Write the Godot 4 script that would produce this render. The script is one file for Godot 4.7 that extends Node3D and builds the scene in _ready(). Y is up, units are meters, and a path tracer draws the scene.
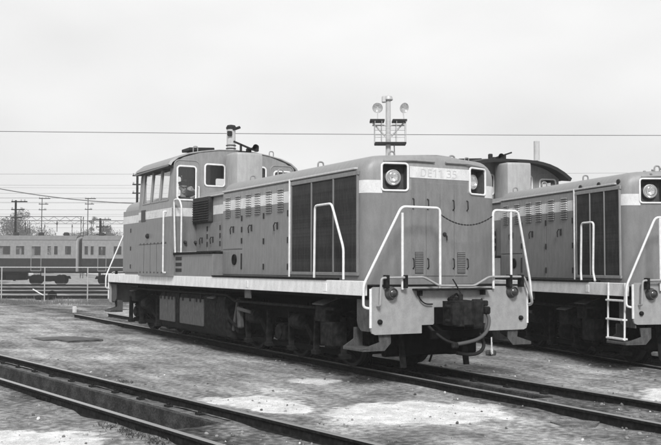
extends Node3D
# A diesel locomotive depot in grey daylight. World axes: x along the first locomotive (nose at x = 0, facing +x), y up from rail top, z towards its visible side.

const FAR_O := Vector3(-33.1, 0, -1.43)          # a corner of the fence in front of the far yard
const FAR_A := Vector3(0.4832, 0, -0.8755)       # along the far tracks
const FAR_B := Vector3(-0.8755, 0, -0.4832)      # across them, away from the depot
const GROUND := -0.11
var M := {}
var counts := {}

class MB extends RefCounted:
	var v := PackedVector3Array()
	var n := PackedVector3Array()
	var c := PackedColorArray()
	var uv := PackedVector2Array()
	var uv2 := PackedVector2Array()
	var ix := PackedInt32Array()
	func tri(a: Vector3, b: Vector3, d: Vector3, na: Vector3, nb: Vector3, nd: Vector3) -> void:
		var k := v.size()
		v.append(a); v.append(b); v.append(d)
		n.append(na); n.append(nb); n.append(nd)
		if (b - a).cross(d - a).dot(na + nb + nd) > 0.0:
			ix.append(k); ix.append(k + 2); ix.append(k + 1)
		else:
			ix.append(k); ix.append(k + 1); ix.append(k + 2)
	func quad(a: Vector3, b: Vector3, d: Vector3, e: Vector3, out := Vector3.ZERO) -> void:
		var m := (d - a).cross(e - b)
		if m.length_squared() < 1e-16:
			return
		m = m.normalized()
		if out != Vector3.ZERO and m.dot(out) < 0.0:
			m = -m
		tri(a, b, d, m, m, m); tri(a, d, e, m, m, m)
	func box(at: Vector3, s: Vector3, turn := Basis(), bev := 0.0) -> void:
		var h := s * 0.5
		var e: float = min(bev, min(h.x, min(h.y, h.z)) * 0.9)
		for ax in 3:
			for sg in [-1.0, 1.0]:
				var u := (ax + 1) % 3
				var w := (ax + 2) % 3
				var p: Array[Vector3] = []
				for k in [[-1, -1], [1, -1], [1, 1], [-1, 1]]:
					var q := Vector3.ZERO
					q[ax] = sg * h[ax]; q[u] = k[0] * (h[u] - e); q[w] = k[1] * (h[w] - e)
					p.append(at + turn * q)
				var o := Vector3.ZERO
				o[ax] = sg
				quad(p[0], p[1], p[2], p[3], turn * o)
		if e <= 0.0:
			return
		for ax in 3:
			var u := (ax + 1) % 3
			var w := (ax + 2) % 3
			for su in [-1.0, 1.0]:
				for sw in [-1.0, 1.0]:
					var p: Array[Vector3] = []
					for k in [[-1, 0], [1, 0], [1, 1], [-1, 1]]:
						var q := Vector3.ZERO
						q[ax] = k[0] * (h[ax] - e)
						q[u] = su * (h[u] - (e if k[1] else 0.0)); q[w] = sw * (h[w] - (0.0 if k[1] else e))
						p.append(at + turn * q)
					var o := Vector3.ZERO
					o[u] = su; o[w] = sw
					quad(p[0], p[1], p[2], p[3], turn * o)
		for sx in [-1.0, 1.0]:
			for sy in [-1.0, 1.0]:
				for sz in [-1.0, 1.0]:
					var o := turn * Vector3(sx, sy, sz).normalized()
					tri(at + turn * Vector3(sx * h.x, sy * (h.y - e), sz * (h.z - e)), at + turn * Vector3(sx * (h.x - e), sy * h.y, sz * (h.z - e)), at + turn * Vector3(sx * (h.x - e), sy * (h.y - e), sz * h.z), o, o, o)
	func span(a: Vector3, b: Vector3, bev := 0.0) -> void:      # box between two corners
		box((a + b) * 0.5, (b - a).abs(), Basis(), bev)
	func bar(a: Vector3, b: Vector3, w: float, h: float, bev := 0.0) -> void:   # square bar
		var z := (b - a).normalized()
		var y := Vector3.UP if absf(z.y) < 0.95 else Vector3.RIGHT
		var x := y.cross(z).normalized()
		box((a + b) * 0.5, Vector3(w, h, a.distance_to(b)), Basis(x, z.cross(x), z), bev)
	func tube(pts: Array, r: float, seg := 8, r2 := -1.0, caps := true) -> void:
		var rings: Array = []
		var prev := Vector3.ZERO
		for i in pts.size():
			var t: Vector3
			if i == 0: t = pts[1] - pts[0]
			elif i == pts.size() - 1: t = pts[i] - pts[i - 1]
			else: t = (pts[i] - pts[i - 1]).normalized() + (pts[i + 1] - pts[i]).normalized()
			t = t.normalized()
			var x: Vector3
			if i == 0:
				x = t.cross(Vector3.UP if absf(t.y) < 0.9 else Vector3.RIGHT).normalized()
			else:
				x = (prev - t * prev.dot(t)).normalized()
			prev = x
			var y := t.cross(x)
			var rr := r if r2 < 0.0 else lerpf(r, r2, float(i) / (pts.size() - 1))
			var ring := PackedVector3Array()
			for k in seg:
				var a := TAU * k / seg
				ring.append(pts[i] + (x * cos(a) + y * sin(a)) * rr)
			rings.append(ring)
		loft(rings, true, 80.0)
		if caps:
			fan(rings[0]); fan(rings[-1])
	func fan(ring: PackedVector3Array) -> void:
		var m := Vector3.ZERO
		for p in ring: m += p
		m /= ring.size()
		var o := (ring[0] - m).cross(ring[1] - m).normalized()
		for k in ring.size():
			tri(m, ring[k], ring[(k + 1) % ring.size()], o, o, o)
	func loft(rings: Array, closed := false, crease := 35.0, skip := {}) -> void:
		var nr := rings.size()
		var np: int = rings[0].size()
		var nc := np if closed else np - 1
		var fn: Array = []
		for i in nr - 1:
			var row := PackedVector3Array()
			for j in nc:
				var a: Vector3 = rings[i][j]
				var b: Vector3 = rings[i][(j + 1) % np]
				var d: Vector3 = rings[i + 1][(j + 1) % np]
				var e: Vector3 = rings[i + 1][j]
				row.append((d - a).cross(e - b).normalized())
			fn.append(row)
		var lim := cos(deg_to_rad(crease))
		for i in nr - 1:
			for j in nc:
				if skip.has(Vector2i(i, j)): continue
				var f: Vector3 = fn[i][j]
				if f == Vector3.ZERO: continue
				var ps: Array[Vector3] = []
				var ns: Array[Vector3] = []
				for k in [[0, 0], [0, 1], [1, 1], [1, 0]]:
					var vi: int = i + k[0]
					var vj: int = j + k[1]
					ps.append(rings[vi][vj % np])
					var m := Vector3.ZERO
					for di in [-1, 0]:
						for dj in [-1, 0]:
							var qi: int = vi + di
							var qj: int = vj + dj
							if closed: qj = (qj + nc) % nc
							if qi < 0 or qi >= nr - 1 or qj < 0 or qj >= nc: continue
							if fn[qi][qj].dot(f) > lim: m += fn[qi][qj]
					ns.append(m.normalized() if m != Vector3.ZERO else f)
				tri(ps[0], ps[1], ps[2], ns[0], ns[1], ns[2])
				tri(ps[0], ps[2], ps[3], ns[0], ns[2], ns[3])
	func lathe(prof: Array, t: Transform3D, seg := 20, crease := 35.0) -> void:   # prof: Vector2(radius, height along local y)
		var rings: Array = []
		for p in prof:
			var ring := PackedVector3Array()
			for k in seg:
				var a := TAU * k / seg
				ring.append(t * Vector3(p.x * cos(a), p.y, p.x * sin(a)))
			rings.append(ring)
		loft(rings, true, crease)
	func extrude(poly: PackedVector2Array, t: Transform3D, depth: float) -> void:   # polygon in local xy, pushed along local z
		var tr := Geometry2D.triangulate_polygon(poly)
		var z := t.basis.z.normalized()
		for k in range(0, tr.size(), 3):
			var p: Array = []
			for m in 3: p.append(Vector3(poly[tr[k + m]].x, poly[tr[k + m]].y, 0))
			var d := Vector3(0, 0, depth)
			tri(t * p[0], t * p[1], t * p[2], -z, -z, -z)
			tri(t * (p[0] + d), t * (p[1] + d), t * (p[2] + d), z, z, z)
		var a := PackedVector3Array()
		var b := PackedVector3Array()
		for p in poly:
			a.append(t * Vector3(p.x, p.y, 0)); b.append(t * Vector3(p.x, p.y, depth))
		loft([a, b], true, 30.0)
	func plate(outline: PackedVector2Array, holes: Array, t: Transform3D, depth: float) -> void:   # a sheet with rectangular openings
		var lo := outline[0]
		var hi := outline[0]
		for p in outline: lo = lo.min(p); hi = hi.max(p)
		var xs: Array = [lo.x - 1, hi.x + 1]
		var ys: Array = [lo.y - 1, hi.y + 1]
		for h in holes:
			xs.append(h.position.x); xs.append(h.end.x); ys.append(h.position.y); ys.append(h.end.y)
		xs.sort(); ys.sort()
		var z := t.basis.z.normalized()
		var d := Vector3(0, 0, depth)
		for i in xs.size() - 1:
			for j in ys.size() - 1:
				if xs[i + 1] - xs[i] < 1e-4 or ys[j + 1] - ys[j] < 1e-4: continue
				var mid := Vector2((xs[i] + xs[i + 1]) * 0.5, (ys[j] + ys[j + 1]) * 0.5)
				var inside := false
				for h in holes: inside = inside or h.has_point(mid)
				if inside: continue
				var cell := PackedVector2Array([Vector2(xs[i], ys[j]), Vector2(xs[i + 1], ys[j]), Vector2(xs[i + 1], ys[j + 1]), Vector2(xs[i], ys[j + 1])])
				for poly in Geometry2D.intersect_polygons(outline, cell):
					var tr := Geometry2D.triangulate_polygon(poly)
					for k in range(0, tr.size(), 3):
						var p: Array = []
						for m in 3: p.append(Vector3(poly[tr[k + m]].x, poly[tr[k + m]].y, 0))
						tri(t * p[0], t * p[1], t * p[2], -z, -z, -z)
						tri(t * (p[0] + d), t * (p[1] + d), t * (p[2] + d), z, z, z)
		var loops: Array = [outline]
		for h in holes:
			loops.append(PackedVector2Array([h.position, Vector2(h.end.x, h.position.y), h.end, Vector2(h.position.x, h.end.y)]))
		for l in loops:
			var a := PackedVector3Array()
			var b := PackedVector3Array()
			for p in l:
				a.append(t * Vector3(p.x, p.y, 0)); b.append(t * Vector3(p.x, p.y, depth))
			loft([a, b], true, 20.0)
	func frame(w: float, h: float, r: float, wide: float, t: Transform3D, depth: float) -> void:   # rounded rectangular ring round the local origin
		var rings: Array = []
		for q in [[0.0, 0.0], [0.0, depth * 0.7], [wide * 0.25, depth], [wide * 0.75, depth], [wide, depth * 0.7], [wide, 0.0]]:
			var ring := PackedVector3Array()
			for k in 4:
				var cx: float = (w * 0.5 - r) * (1 if k in [0, 3] else -1)
				var cy: float = (h * 0.5 - r) * (1 if k in [0, 1] else -1)
				for s in 5:
					var a: float = PI * 0.5 * (k + s / 4.0)
					ring.append(t * Vector3(cx + cos(a) * maxf(r - q[0], 0.004), cy + sin(a) * maxf(r - q[0], 0.004), q[1]))
			rings.append(ring)
		loft(rings, true, 50.0)
	func ribbon(path: Array, y0: float, y1: float, th: float) -> void:     # upright band along a plan path of Vector2(x, z)
		var r := [PackedVector3Array(), PackedVector3Array(), PackedVector3Array(), PackedVector3Array()]
		for i in path.size():
			var d: Vector2 = (path[mini(i + 1, path.size() - 1)] - path[maxi(i - 1, 0)]).normalized()
			var o := Vector2(-d.y, d.x) * th
			var p: Vector2 = path[i]
			r[0].append(Vector3(p.x, y0, p.y)); r[1].append(Vector3(p.x + o.x, y0, p.y + o.y))
			r[2].append(Vector3(p.x + o.x, y1, p.y + o.y)); r[3].append(Vector3(p.x, y1, p.y))
		loft([r[0], r[1], r[2], r[3]], false, 30.0)
		for e in [0, path.size() - 1]:
			quad(r[0][e], r[1][e], r[2][e], r[3][e])
	func mesh() -> ArrayMesh:
		var a := []
		a.resize(Mesh.ARRAY_MAX)
		a[Mesh.ARRAY_VERTEX] = v; a[Mesh.ARRAY_NORMAL] = n; a[Mesh.ARRAY_INDEX] = ix
		if c.size() == v.size(): a[Mesh.ARRAY_COLOR] = c
		if uv.size() == v.size(): a[Mesh.ARRAY_TEX_UV] = uv
		if uv2.size() == v.size(): a[Mesh.ARRAY_TEX_UV2] = uv2
		var m := ArrayMesh.new()
		m.add_surface_from_arrays(Mesh.PRIMITIVE_TRIANGLES, a)
		return m

# ---------------------------------------------------------------- naming

func numbered(parent: Node, called: String) -> String:
	var key := str(parent.get_instance_id()) + called
	counts[key] = counts.get(key, -1) + 1
	return called if counts[key] == 0 else "%s_%03d" % [called, counts[key]]

func part(mb: MB, called: String, mat: Material, parent: Node = self) -> MeshInstance3D:
	var o := MeshInstance3D.new()
	o.mesh = mb.mesh()
	o.material_override = mat
	o.name = numbered(parent, called)
	parent.add_child(o, true)
	return o

func same(mesh: Mesh, t: Transform3D, called: String, mat: Material, parent: Node) -> MeshInstance3D:   # another piece with a shared mesh
	var o := MeshInstance3D.new()
	o.mesh = mesh; o.material_override = mat; o.transform = t
	o.name = numbered(parent, called)
	parent.add_child(o, true)
	return o

func group_part(called: String, parent: Node, at := Vector3.ZERO) -> Node3D:
	var o := Node3D.new()
	o.name = numbered(parent, called)
	parent.add_child(o, true)
	o.position = at
	return o

func tag(o: Node, label: String, category: String, group := "", kind := "") -> Node:
	if label: o.set_meta("label", label)
	if category: o.set_meta("category", category)
	if group: o.set_meta("group", group)
	if kind: o.set_meta("kind", kind)
	return o

func far(a: float, b: float, y := 0.0) -> Vector3:
	return FAR_O + FAR_A * a + FAR_B * b + Vector3(0, y, 0)

# ---------------------------------------------------------------- materials

func noise(seed_: int, freq: float, oct := 4, kind := FastNoiseLite.TYPE_SIMPLEX_SMOOTH) -> FastNoiseLite:
	var f := FastNoiseLite.new()
	f.seed = seed_; f.frequency = freq; f.noise_type = kind
	f.fractal_type = FastNoiseLite.FRACTAL_FBM; f.fractal_octaves = oct
	return f

func mottle(size: int, seed_: int, lo: float, hi: float, fine := 0.5, fx := 0.01, specks := 0.0) -> ImageTexture:   # tileable grey mottling, values as multipliers of the albedo (sRGB)
	var a := noise(seed_, fx, 5).get_seamless_image(size, size).get_data()
	var b := noise(seed_ + 7, 0.12, 3).get_seamless_image(size, size).get_data()
	var s := noise(seed_ + 13, 0.05, 2, FastNoiseLite.TYPE_CELLULAR).get_seamless_image(size, size).get_data()
	var out := PackedByteArray()
	out.resize(size * size)
	for i in size * size:
		var t := (a[i] * (1.0 - fine) + b[i] * fine) / 255.0
		var x := lerpf(lo, hi, smoothstep(0.15, 0.85, t))
		if specks > 0.0 and s[i] < 60: x *= 1.0 - specks
		out[i] = clampi(int(x * 255.0), 0, 255)
	var im := Image.create_from_data(size, size, false, Image.FORMAT_L8, out)
	im.convert(Image.FORMAT_RGB8)
	return ImageTexture.create_from_image(im)

func bumps(seed_: int, freq: float, strength: float, size := 512) -> NoiseTexture2D:
	var t := NoiseTexture2D.new()
	t.width = size; t.height = size; t.seamless = true; t.as_normal_map = true; t.bump_strength = strength
	t.noise = noise(seed_, freq, 5)
	return t

func mat(called: String, lin: float, rough: float, tex: Texture2D = null, scale := Vector3.ONE, metal := 0.0, nrm: Texture2D = null, nscale := 0.3) -> StandardMaterial3D:
	var m := StandardMaterial3D.new()
	m.resource_name = called
	m.albedo_color = Color(lin, lin, lin).linear_to_srgb()
	m.roughness = rough; m.metallic = metal
	if tex:
		m.albedo_texture = tex
		m.uv1_triplanar = true; m.uv1_scale = scale
	if nrm:
		m.normal_enabled = true; m.normal_texture = nrm; m.normal_scale = nscale
		m.uv1_triplanar = true; m.uv1_scale = scale
	if lin < 0.05: m.metallic_specular = 0.2
	M[called] = m
	return m

func materials() -> void:
	var streak := mottle(512, 3, 0.88, 1.0, 0.45, 0.016)
	var dirt := mottle(512, 21, 0.45, 1.0, 0.45, 0.010, 0.1)
	var grime := mottle(512, 33, 0.88, 1.0, 0.4, 0.012, 0.05)
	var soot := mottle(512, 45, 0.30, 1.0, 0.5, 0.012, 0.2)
	var vert := Vector3(1.3, 0.35, 1.3)
	var wave := bumps(5, 0.008, 3.0)
	mat("lower_paint", 0.205, 0.42, streak, vert, 0.0, wave, 0.18)
	mat("upper_paint", 0.275, 0.45, streak, vert, 0.0, wave, 0.18)
	mat("stripe_paint", 0.74, 0.45, grime, Vector3(0.9, 0.5, 0.9))
	mat("gutter_paint", 0.55, 0.5, streak, vert)
	mat("white_paint", 0.86, 0.45, grime, Vector3(0.9, 0.5, 0.9))
	mat("rail_white", 0.82, 0.4, grime, Vector3(1.5, 1.5, 1.5))
	mat("plate_paint", 0.34, 0.45, streak, Vector3(0.9, 0.6, 0.9), 0.0, wave, 0.08)
	mat("stack_paint", 0.39, 0.5, streak, vert)
	mat("radiator", 0.055, 0.8, soot, Vector3(2, 0.4, 2))
	mat("black_steel", 0.008, 0.85, soot, Vector3(1.5, 1.5, 1.5))
	mat("dusty_steel", 0.028, 0.85, dirt, Vector3(1.7, 1.7, 1.7))
	mat("box_steel", 0.09, 0.8, mottle(512, 71, 0.66, 1.0, 0.5, 0.02, 0.12), Vector3(1.6, 0.5, 1.6))
	mat("dark_trim", 0.03, 0.5)
	mat("seam", 0.05, 0.7)
	mat("interior", 0.06, 0.7)
	mat("rubber", 0.02, 0.55)
	mat("wheel_steel", 0.022, 0.8, dirt, Vector3(2, 2, 2))
	mat("tread", 0.45, 0.3, null, Vector3.ONE, 0.8)
	mat("rail_side", 0.03, 0.75, dirt, Vector3(2, 2, 2))
	mat("rail_top", 0.34, 0.38, null, Vector3.ONE, 0.5)
	mat("tyre_steel", 0.03, 0.6)
	mat("coupler_steel", 0.034, 0.7, dirt, Vector3(2, 2, 2))
	mat("hose_rubber", 0.07, 0.7)
	mat("concrete", 0.22, 0.9, dirt, Vector3(0.7, 0.7, 0.7), 0.0, bumps(9, 0.03, 6.0), 0.4)
	mat("shaded_pit_concrete", 0.08, 0.9, soot, Vector3(0.5, 0.5, 0.5), 0.0, bumps(10, 0.03, 6.0), 0.4)  # oil-dark concrete, with the shade of the pit also put into its colour
	mat("pole_concrete", 0.55, 0.85, grime, Vector3(0.5, 0.2, 0.5))
	mat("lime", 0.60, 0.95, grime, Vector3(0.6, 0.6, 0.6), 0.0, bumps(12, 0.03, 8.0), 0.5)
	mat("stone", 0.16, 0.95)
	mat("steel_plate", 0.10, 0.6, dirt, Vector3(0.8, 0.8, 0.8))
	mat("galvanised", 0.5, 0.5, grime, Vector3(2, 2, 2), 0.2)
	mat("wire", 0.10, 0.6)
	mat("reflector", 0.85, 0.12, null, Vector3.ONE, 1.0)
	mat("car_light", 0.25, 0.5, streak, Vector3(0.4, 0.3, 0.4))
	mat("car_dark", 0.035, 0.5, streak, Vector3(0.4, 0.3, 0.4))
	mat("car_roof", 0.18, 0.8, grime, Vector3(0.4, 0.4, 0.4))
	mat("house_wall", 0.6, 0.9, grime, Vector3(0.1, 0.1, 0.1))
	mat("house_roof", 0.2, 0.9, dirt, Vector3(0.3, 0.3, 0.3))
	mat("bark", 0.06, 0.95)
	mat("number_metal", 0.52, 0.4)
	mat("skin", 0.32, 0.6)
	for k in 3:
		var lf := mat("leaf%d" % k, [0.06, 0.085, 0.11][k], 0.7)
		lf.backlight_enabled = true; lf.backlight = Color(0.05, 0.05, 0.05)
	var gr := mat("grass", 0.13, 0.9)
	gr.cull_mode = BaseMaterial3D.CULL_DISABLED
	for g in [["glass", 0.03, 0.03], ["dark_glass", 0.25, 0.04]]:
		var m := StandardMaterial3D.new()
		m.resource_name = g[0]
		m.transparency = BaseMaterial3D.TRANSPARENCY_ALPHA
		m.albedo_color = Color(0.25, 0.25, 0.25, g[1])
		m.roughness = g[2]; m.metallic_specular = 0.5
		M[g[0]] = m
	var lens := StandardMaterial3D.new()
	lens.resource_name = "lens"
	lens.albedo_color = Color(0.8, 0.8, 0.8, 0.25); lens.transparency = BaseMaterial3D.TRANSPARENCY_ALPHA
	lens.roughness = 0.05; M["lens"] = lens
	var red := StandardMaterial3D.new()
	red.resource_name = "tail_lens"; red.albedo_color = Color(0.13, 0.13, 0.13); red.roughness = 0.06; red.clearcoat_enabled = true; red.clearcoat = 1.0
	M["tail_lens"] = red

# ---------------------------------------------------------------- ground

func pits() -> Array:      # plan outlines (x, z) of the inspection pits
	var d := Vector2(-cos(0.1457), sin(0.1457))      # pit track runs this way, towards -x
	var s := Vector2(-d.y, d.x)
	var e := Vector2(1.57, 4.52) + s * 0.0
	return [PackedVector2Array([Vector2(-14.0, -0.5), Vector2(1.66, -0.5), Vector2(1.66, 0.5), Vector2(-14.0, 0.5)]),
		PackedVector2Array([e + s * 0.5, e - s * 0.5, e - s * 0.5 + d * 16.0, e + s * 0.5 + d * 16.0])]

var gnoise: FastNoiseLite
var gfine: FastNoiseLite
func ground_y(x: float, z: float) -> float:
	return GROUND + gnoise.get_noise_2d(x, z) * 0.035 + gfine.get_noise_2d(x, z) * 0.012

func track_dist(x: float, z: float) -> float:      # distance to the nearest track centre line
	var d1 := absf(z)
	var q := Vector2(x - 1.57, z - 4.52)
	var d2 := absf(q.dot(Vector2(sin(0.1457), cos(0.1457))))
	var r := Vector2(x - 1.58, z + 4.265)
	var d3 := absf(r.dot(Vector2(-sin(0.2218), cos(0.2218))))
	return minf(d1, minf(d2, d3))

func ground_texture() -> ImageTexture:
	var size := 1900
	var span := 36.0                                  # metres covered: x -24..12, z -22..14
	var big := noise(101, 0.0075, 4).get_image(size, size).get_data()
	var mid := noise(102, 0.033, 4).get_image(size, size).get_data()
	var fine := noise(103, 0.16, 3).get_image(size, size).get_data()
	var st := noise(104, 0.03, 4)
	var str_im := st.get_image(size / 5, size * 1).get_data()       # stretched along x: drag marks of rakes and feet
	var wet := noise(105, 0.0135, 5).get_image(size, size).get_data()
	var out := PackedByteArray()
	out.resize(size * size)
	var sw := size / 5
	for j in size:
		var z := -22.0 + span * j / size
		for i in size:
			var x := -24.0 + span * i / size
			var k := j * size + i
			var g := 0.600 + (big[k] - 128) * 0.0008 + (mid[k] - 128) * 0.0006 + (fine[k] - 128) * 0.0014
			g += (str_im[j * sw + i / 5] - 128) * 0.0010
			# oil and brake dust ground into the yard along the tracks, broken up by its own blotches
			var d := track_dist(x, z)
			var soil := (wet[k] - 128) * 0.0045 + (mid[k] - 128) * 0.003 + clampf((1.45 - d) * 0.75, -0.5, 0.9)
			g -= clampf(soil, 0.0, 1.0) * 0.24
			var pale := (big[(k + size * 311) % (size * size)] - 140) * 0.02 + (fine[k] - 128) * 0.01
			g += clampf(pale, 0.0, 1.0) * 0.06
			out[k] = clampi(int(g * 255.0), 20, 255)
	# lime spread on the yard: white matter with crumbled, grainy outlines
	var warp := noise(106, 1.3, 4)
	var grit := noise(107, 9.0, 3)
	for pts in LIME:
		var poly := PackedVector2Array()
		var lo := Vector2(99, 99)
		var hi := Vector2(-99, -99)
		for p in pts:
			var q := Vector2(p[0], p[1])
			poly.append(q); lo = lo.min(q); hi = hi.max(q)
		for j in range(int((lo.y - 0.4 + 22.0) / span * size), mini(size, int((hi.y + 0.4 + 22.0) / span * size))):
			for i in range(int((lo.x - 0.4 + 24.0) / span * size), mini(size, int((hi.x + 0.4 + 24.0) / span * size))):
				var p := Vector2(-24.0 + span * i / size, -22.0 + span * j / size)
				var w := p + Vector2(warp.get_noise_2d(p.x, p.y), warp.get_noise_2d(p.x + 40.0, p.y)) * 0.30
				var cover := 0.0
				for o in [Vector2(0, 0), Vector2(0.05, 0.02), Vector2(-0.04, 0.05), Vector2(0.02, -0.06)]:
					if Geometry2D.is_point_in_polygon(w + o + Vector2(grit.get_noise_2d(p.x, p.y), grit.get_noise_2d(p.x, p.y + 9.0)) * 0.06, poly): cover += 0.25
				if cover > 0.0:
					var k := j * size + i
					var g: float = 0.885 + warp.get_noise_2d(p.x * 2.0, p.y * 2.0 + 70.0) * 0.12 + (fine[k] - 128) * 0.0006
					out[k] = clampi(int(lerpf(out[k], minf(g, 1.0) * 255.0, cover)), 0, 255)
	var im := Image.create_from_data(size, size, false, Image.FORMAT_L8, out)
	im.convert(Image.FORMAT_RGB8)
	return ImageTexture.create_from_image(im)

const LIME := [[[-0.07, 3.72], [-0.34, 3.48], [-0.15, 2.91], [0.56, 2.72], [1.1, 2.74], [1.46, 3.18], [1.24, 3.45], [0.74, 3.6]],
	[[1.59, 2.94], [1.25, 2.62], [1.08, 2.1], [1.3, 1.31], [1.54, 0.87], [1.85, 0.81], [2.25, 0.91], [2.62, 1.29], [2.74, 1.66], [2.64, 2.11], [2.33, 2.42], [2.4, 2.84], [2.25, 3.12], [1.97, 3.1]],
	[[-1.52, 1.83], [-1.64, 1.52], [-1.37, 1.16], [-1.05, 1.2], [-0.86, 1.6], [-1.03, 1.92]],
	[[0.83, 6.3], [1.24, 5.85], [1.52, 5.62], [1.89, 5.5], [2.38, 5.45], [3.2, 6.2], [2.6, 7.4], [0.2, 7.4]],
	[[1.98, -1.53], [1.77, -2.0], [1.72, -2.5], [2.38, -2.3], [2.7, -1.5], [2.49, -1.12]]]

func build_ground() -> void:
	gnoise = noise(1, 0.35, 3); gfine = noise(2, 2.2, 2)
	var xs: Array[float] = []
	var zs: Array[float] = []
	var x := -26.0
	while x < 12.01: xs.append(x); x += 0.4
	var z := -16.0
	while z < 10.01: zs.append(z); z += 0.4
	for k in 16:
		var g := pow(1.45, k + 1) * 2.0
		xs.push_front(-26.0 - g); xs.append(12.0 + g); zs.push_front(-16.0 - g); zs.append(10.0 + g)
	var mb := MB.new()
	var ps := pits()
	var boxes: Array[Rect2] = []
	for p in ps:
		var r := Rect2(p[0], Vector2.ZERO)
		for q in p: r = r.expand(q)
		boxes.append(r)
	for i in xs.size() - 1:
		for j in zs.size() - 1:
			var cell := Rect2(xs[i], zs[j], xs[i + 1] - xs[i], zs[j + 1] - zs[j])
			var polys: Array = [PackedVector2Array([cell.position, Vector2(cell.end.x, cell.position.y), cell.end, Vector2(cell.position.x, cell.end.y)])]
			for k in ps.size():
				if not boxes[k].intersects(cell): continue
				var nextp: Array = []
				for p in polys:
					for q in Geometry2D.clip_polygons(p, ps[k]): nextp.append(q)
				polys = nextp
			for p in polys:
				var tr: PackedInt32Array = Geometry2D.triangulate_polygon(p)
				var pos := PackedVector3Array()
				var nn := PackedVector3Array()
				for q in p:
					var near := cell.size.x < 0.5 and cell.size.y < 0.5
					var h := ground_y(q.x, q.y)
					pos.append(Vector3(q.x, h, q.y))
					nn.append(Vector3(h - ground_y(q.x + 0.1, q.y), 0.1, h - ground_y(q.x, q.y + 0.1)).normalized() if near else Vector3.UP)
				for t in range(0, tr.size(), 3):
					mb.tri(pos[tr[t]], pos[tr[t + 1]], pos[tr[t + 2]], nn[tr[t]], nn[tr[t + 1]], nn[tr[t + 2]])
	for q in mb.v:
		mb.uv.append(Vector2(q.x, q.z) / 2.3)
		mb.uv2.append(Vector2((q.x + 24.0) / 36.0, (q.z + 22.0) / 36.0))
	var m := StandardMaterial3D.new()
	m.resource_name = "ground"
	m.albedo_color = Color(1, 1, 1)
	m.albedo_texture = mottle(1024, 61, 0.84, 1.0, 0.65, 0.03, 0.16)
	m.uv1_triplanar = true; m.uv1_world_triplanar = true; m.uv1_scale = Vector3(0.43, 0.43, 0.43)
	m.normal_enabled = true; m.normal_texture = bumps(62, 0.06, 14.0, 1024); m.normal_scale = 0.4
	m.roughness = 0.95; m.metallic_specular = 0.25
	m.detail_enabled = true; m.detail_blend_mode = BaseMaterial3D.BLEND_MODE_MUL; m.detail_uv_layer = BaseMaterial3D.DETAIL_UV_2
	m.detail_albedo = ground_texture()
	M["ground"] = m
	var o := part(mb, "ground", m)
	tag(o, "pale gritty depot yard ground stained dark along the tracks", "ground", "", "structure")

func rail_profile() -> PackedVector2Array:
	return PackedVector2Array([Vector2(-0.0635, -0.145), Vector2(0.0635, -0.145), Vector2(0.0635, -0.13), Vector2(0.012, -0.112), Vector2(0.009, -0.045), Vector2(0.031, -0.032), Vector2(0.032, -0.010), Vector2(0.026, -0.004),
		Vector2(-0.026, -0.004), Vector2(-0.032, -0.010), Vector2(-0.031, -0.032), Vector2(-0.009, -0.045), Vector2(-0.012, -0.112), Vector2(-0.0635, -0.13)])

func rail(parent: Node3D, z: float, x0: float, x1: float) -> void:     # in the parent's axes, running along local x
	var mb := MB.new()
	mb.extrude(rail_profile(), Transform3D(Basis(Vector3(0, 0, 1), Vector3(0, 1, 0), Vector3(-1, 0, 0)), Vector3(x1, 0, z)), x1 - x0)
	var r := part(mb, "rail", M.rail_side, parent)
	var top := MB.new()
	top.span(Vector3(x0, -0.010, z - 0.030), Vector3(x1, 0.0, z + 0.030), 0.008)
	part(top, "running_surface", M.rail_top, r)
	var jx := x0 + 5.3
	while jx < x1 - 1.0:
		var fp := MB.new()
		for sd in [-1.0, 1.0]:
			fp.span(Vector3(jx - 0.24, -0.105, z + sd * 0.011), Vector3(jx + 0.24, -0.05, z + sd * 0.026), 0.004)
			for k in 4: fp.box(Vector3(jx - 0.18 + k * 0.12, -0.078, z + sd * 0.032), Vector3(0.03, 0.03, 0.02), Basis(), 0.005)
		part(fp, "fishplate", M.dusty_steel, r)
		jx += 10.0

func track(called: String, at: Vector3, turn: float, x0: float, x1: float, pit0: float, pit1: float, label: String) -> Node3D:
	var t := Node3D.new()
	t.name = called
	add_child(t)
	t.position = at; t.rotation.y = turn
	tag(t, label, "track", "depot tracks")
	rail(t, 0.5575, x0, x1); rail(t, -0.5575, x0, x1)
	if pit1 > pit0:
		var clip := MB.new()
		clip.box(Vector3(0, 0.012, 0), Vector3(0.11, 0.024, 0.07), Basis(), 0.006)
		clip.lathe([Vector2(0.02, 0.02), Vector2(0.02, 0.045), Vector2(0.0, 0.05)], Transform3D(Basis(), Vector3(0, 0, 0)), 6)
		var clip_mesh := clip.mesh()
		for s in [-1.0, 1.0]:
			var w := MB.new()
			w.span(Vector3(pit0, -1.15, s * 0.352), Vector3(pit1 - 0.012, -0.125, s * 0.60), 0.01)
			part(w, "pit_wall", M.shaded_pit_concrete, t)
			var cp := MB.new()
			cp.span(Vector3(pit0, -0.127, s * 0.375), Vector3(pit1 - 0.012, -0.112, s * 0.49), 0.004)
			part(cp, "pit_coping", M.concrete, t)
			var x := pit0 + 0.4
			while x < pit1 - 0.2:
				same(clip_mesh, Transform3D(Basis(), Vector3(x, -0.115, s * 0.445)), "rail_clip", M.dusty_steel, t)
				x += 0.75
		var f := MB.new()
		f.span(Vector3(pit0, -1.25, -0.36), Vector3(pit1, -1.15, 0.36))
		part(f, "pit_floor", M.shaded_pit_concrete, t)
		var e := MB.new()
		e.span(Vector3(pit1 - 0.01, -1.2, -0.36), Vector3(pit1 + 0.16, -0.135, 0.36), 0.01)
		part(e, "pit_end_wall", M.shaded_pit_concrete, t)
	return t

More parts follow.
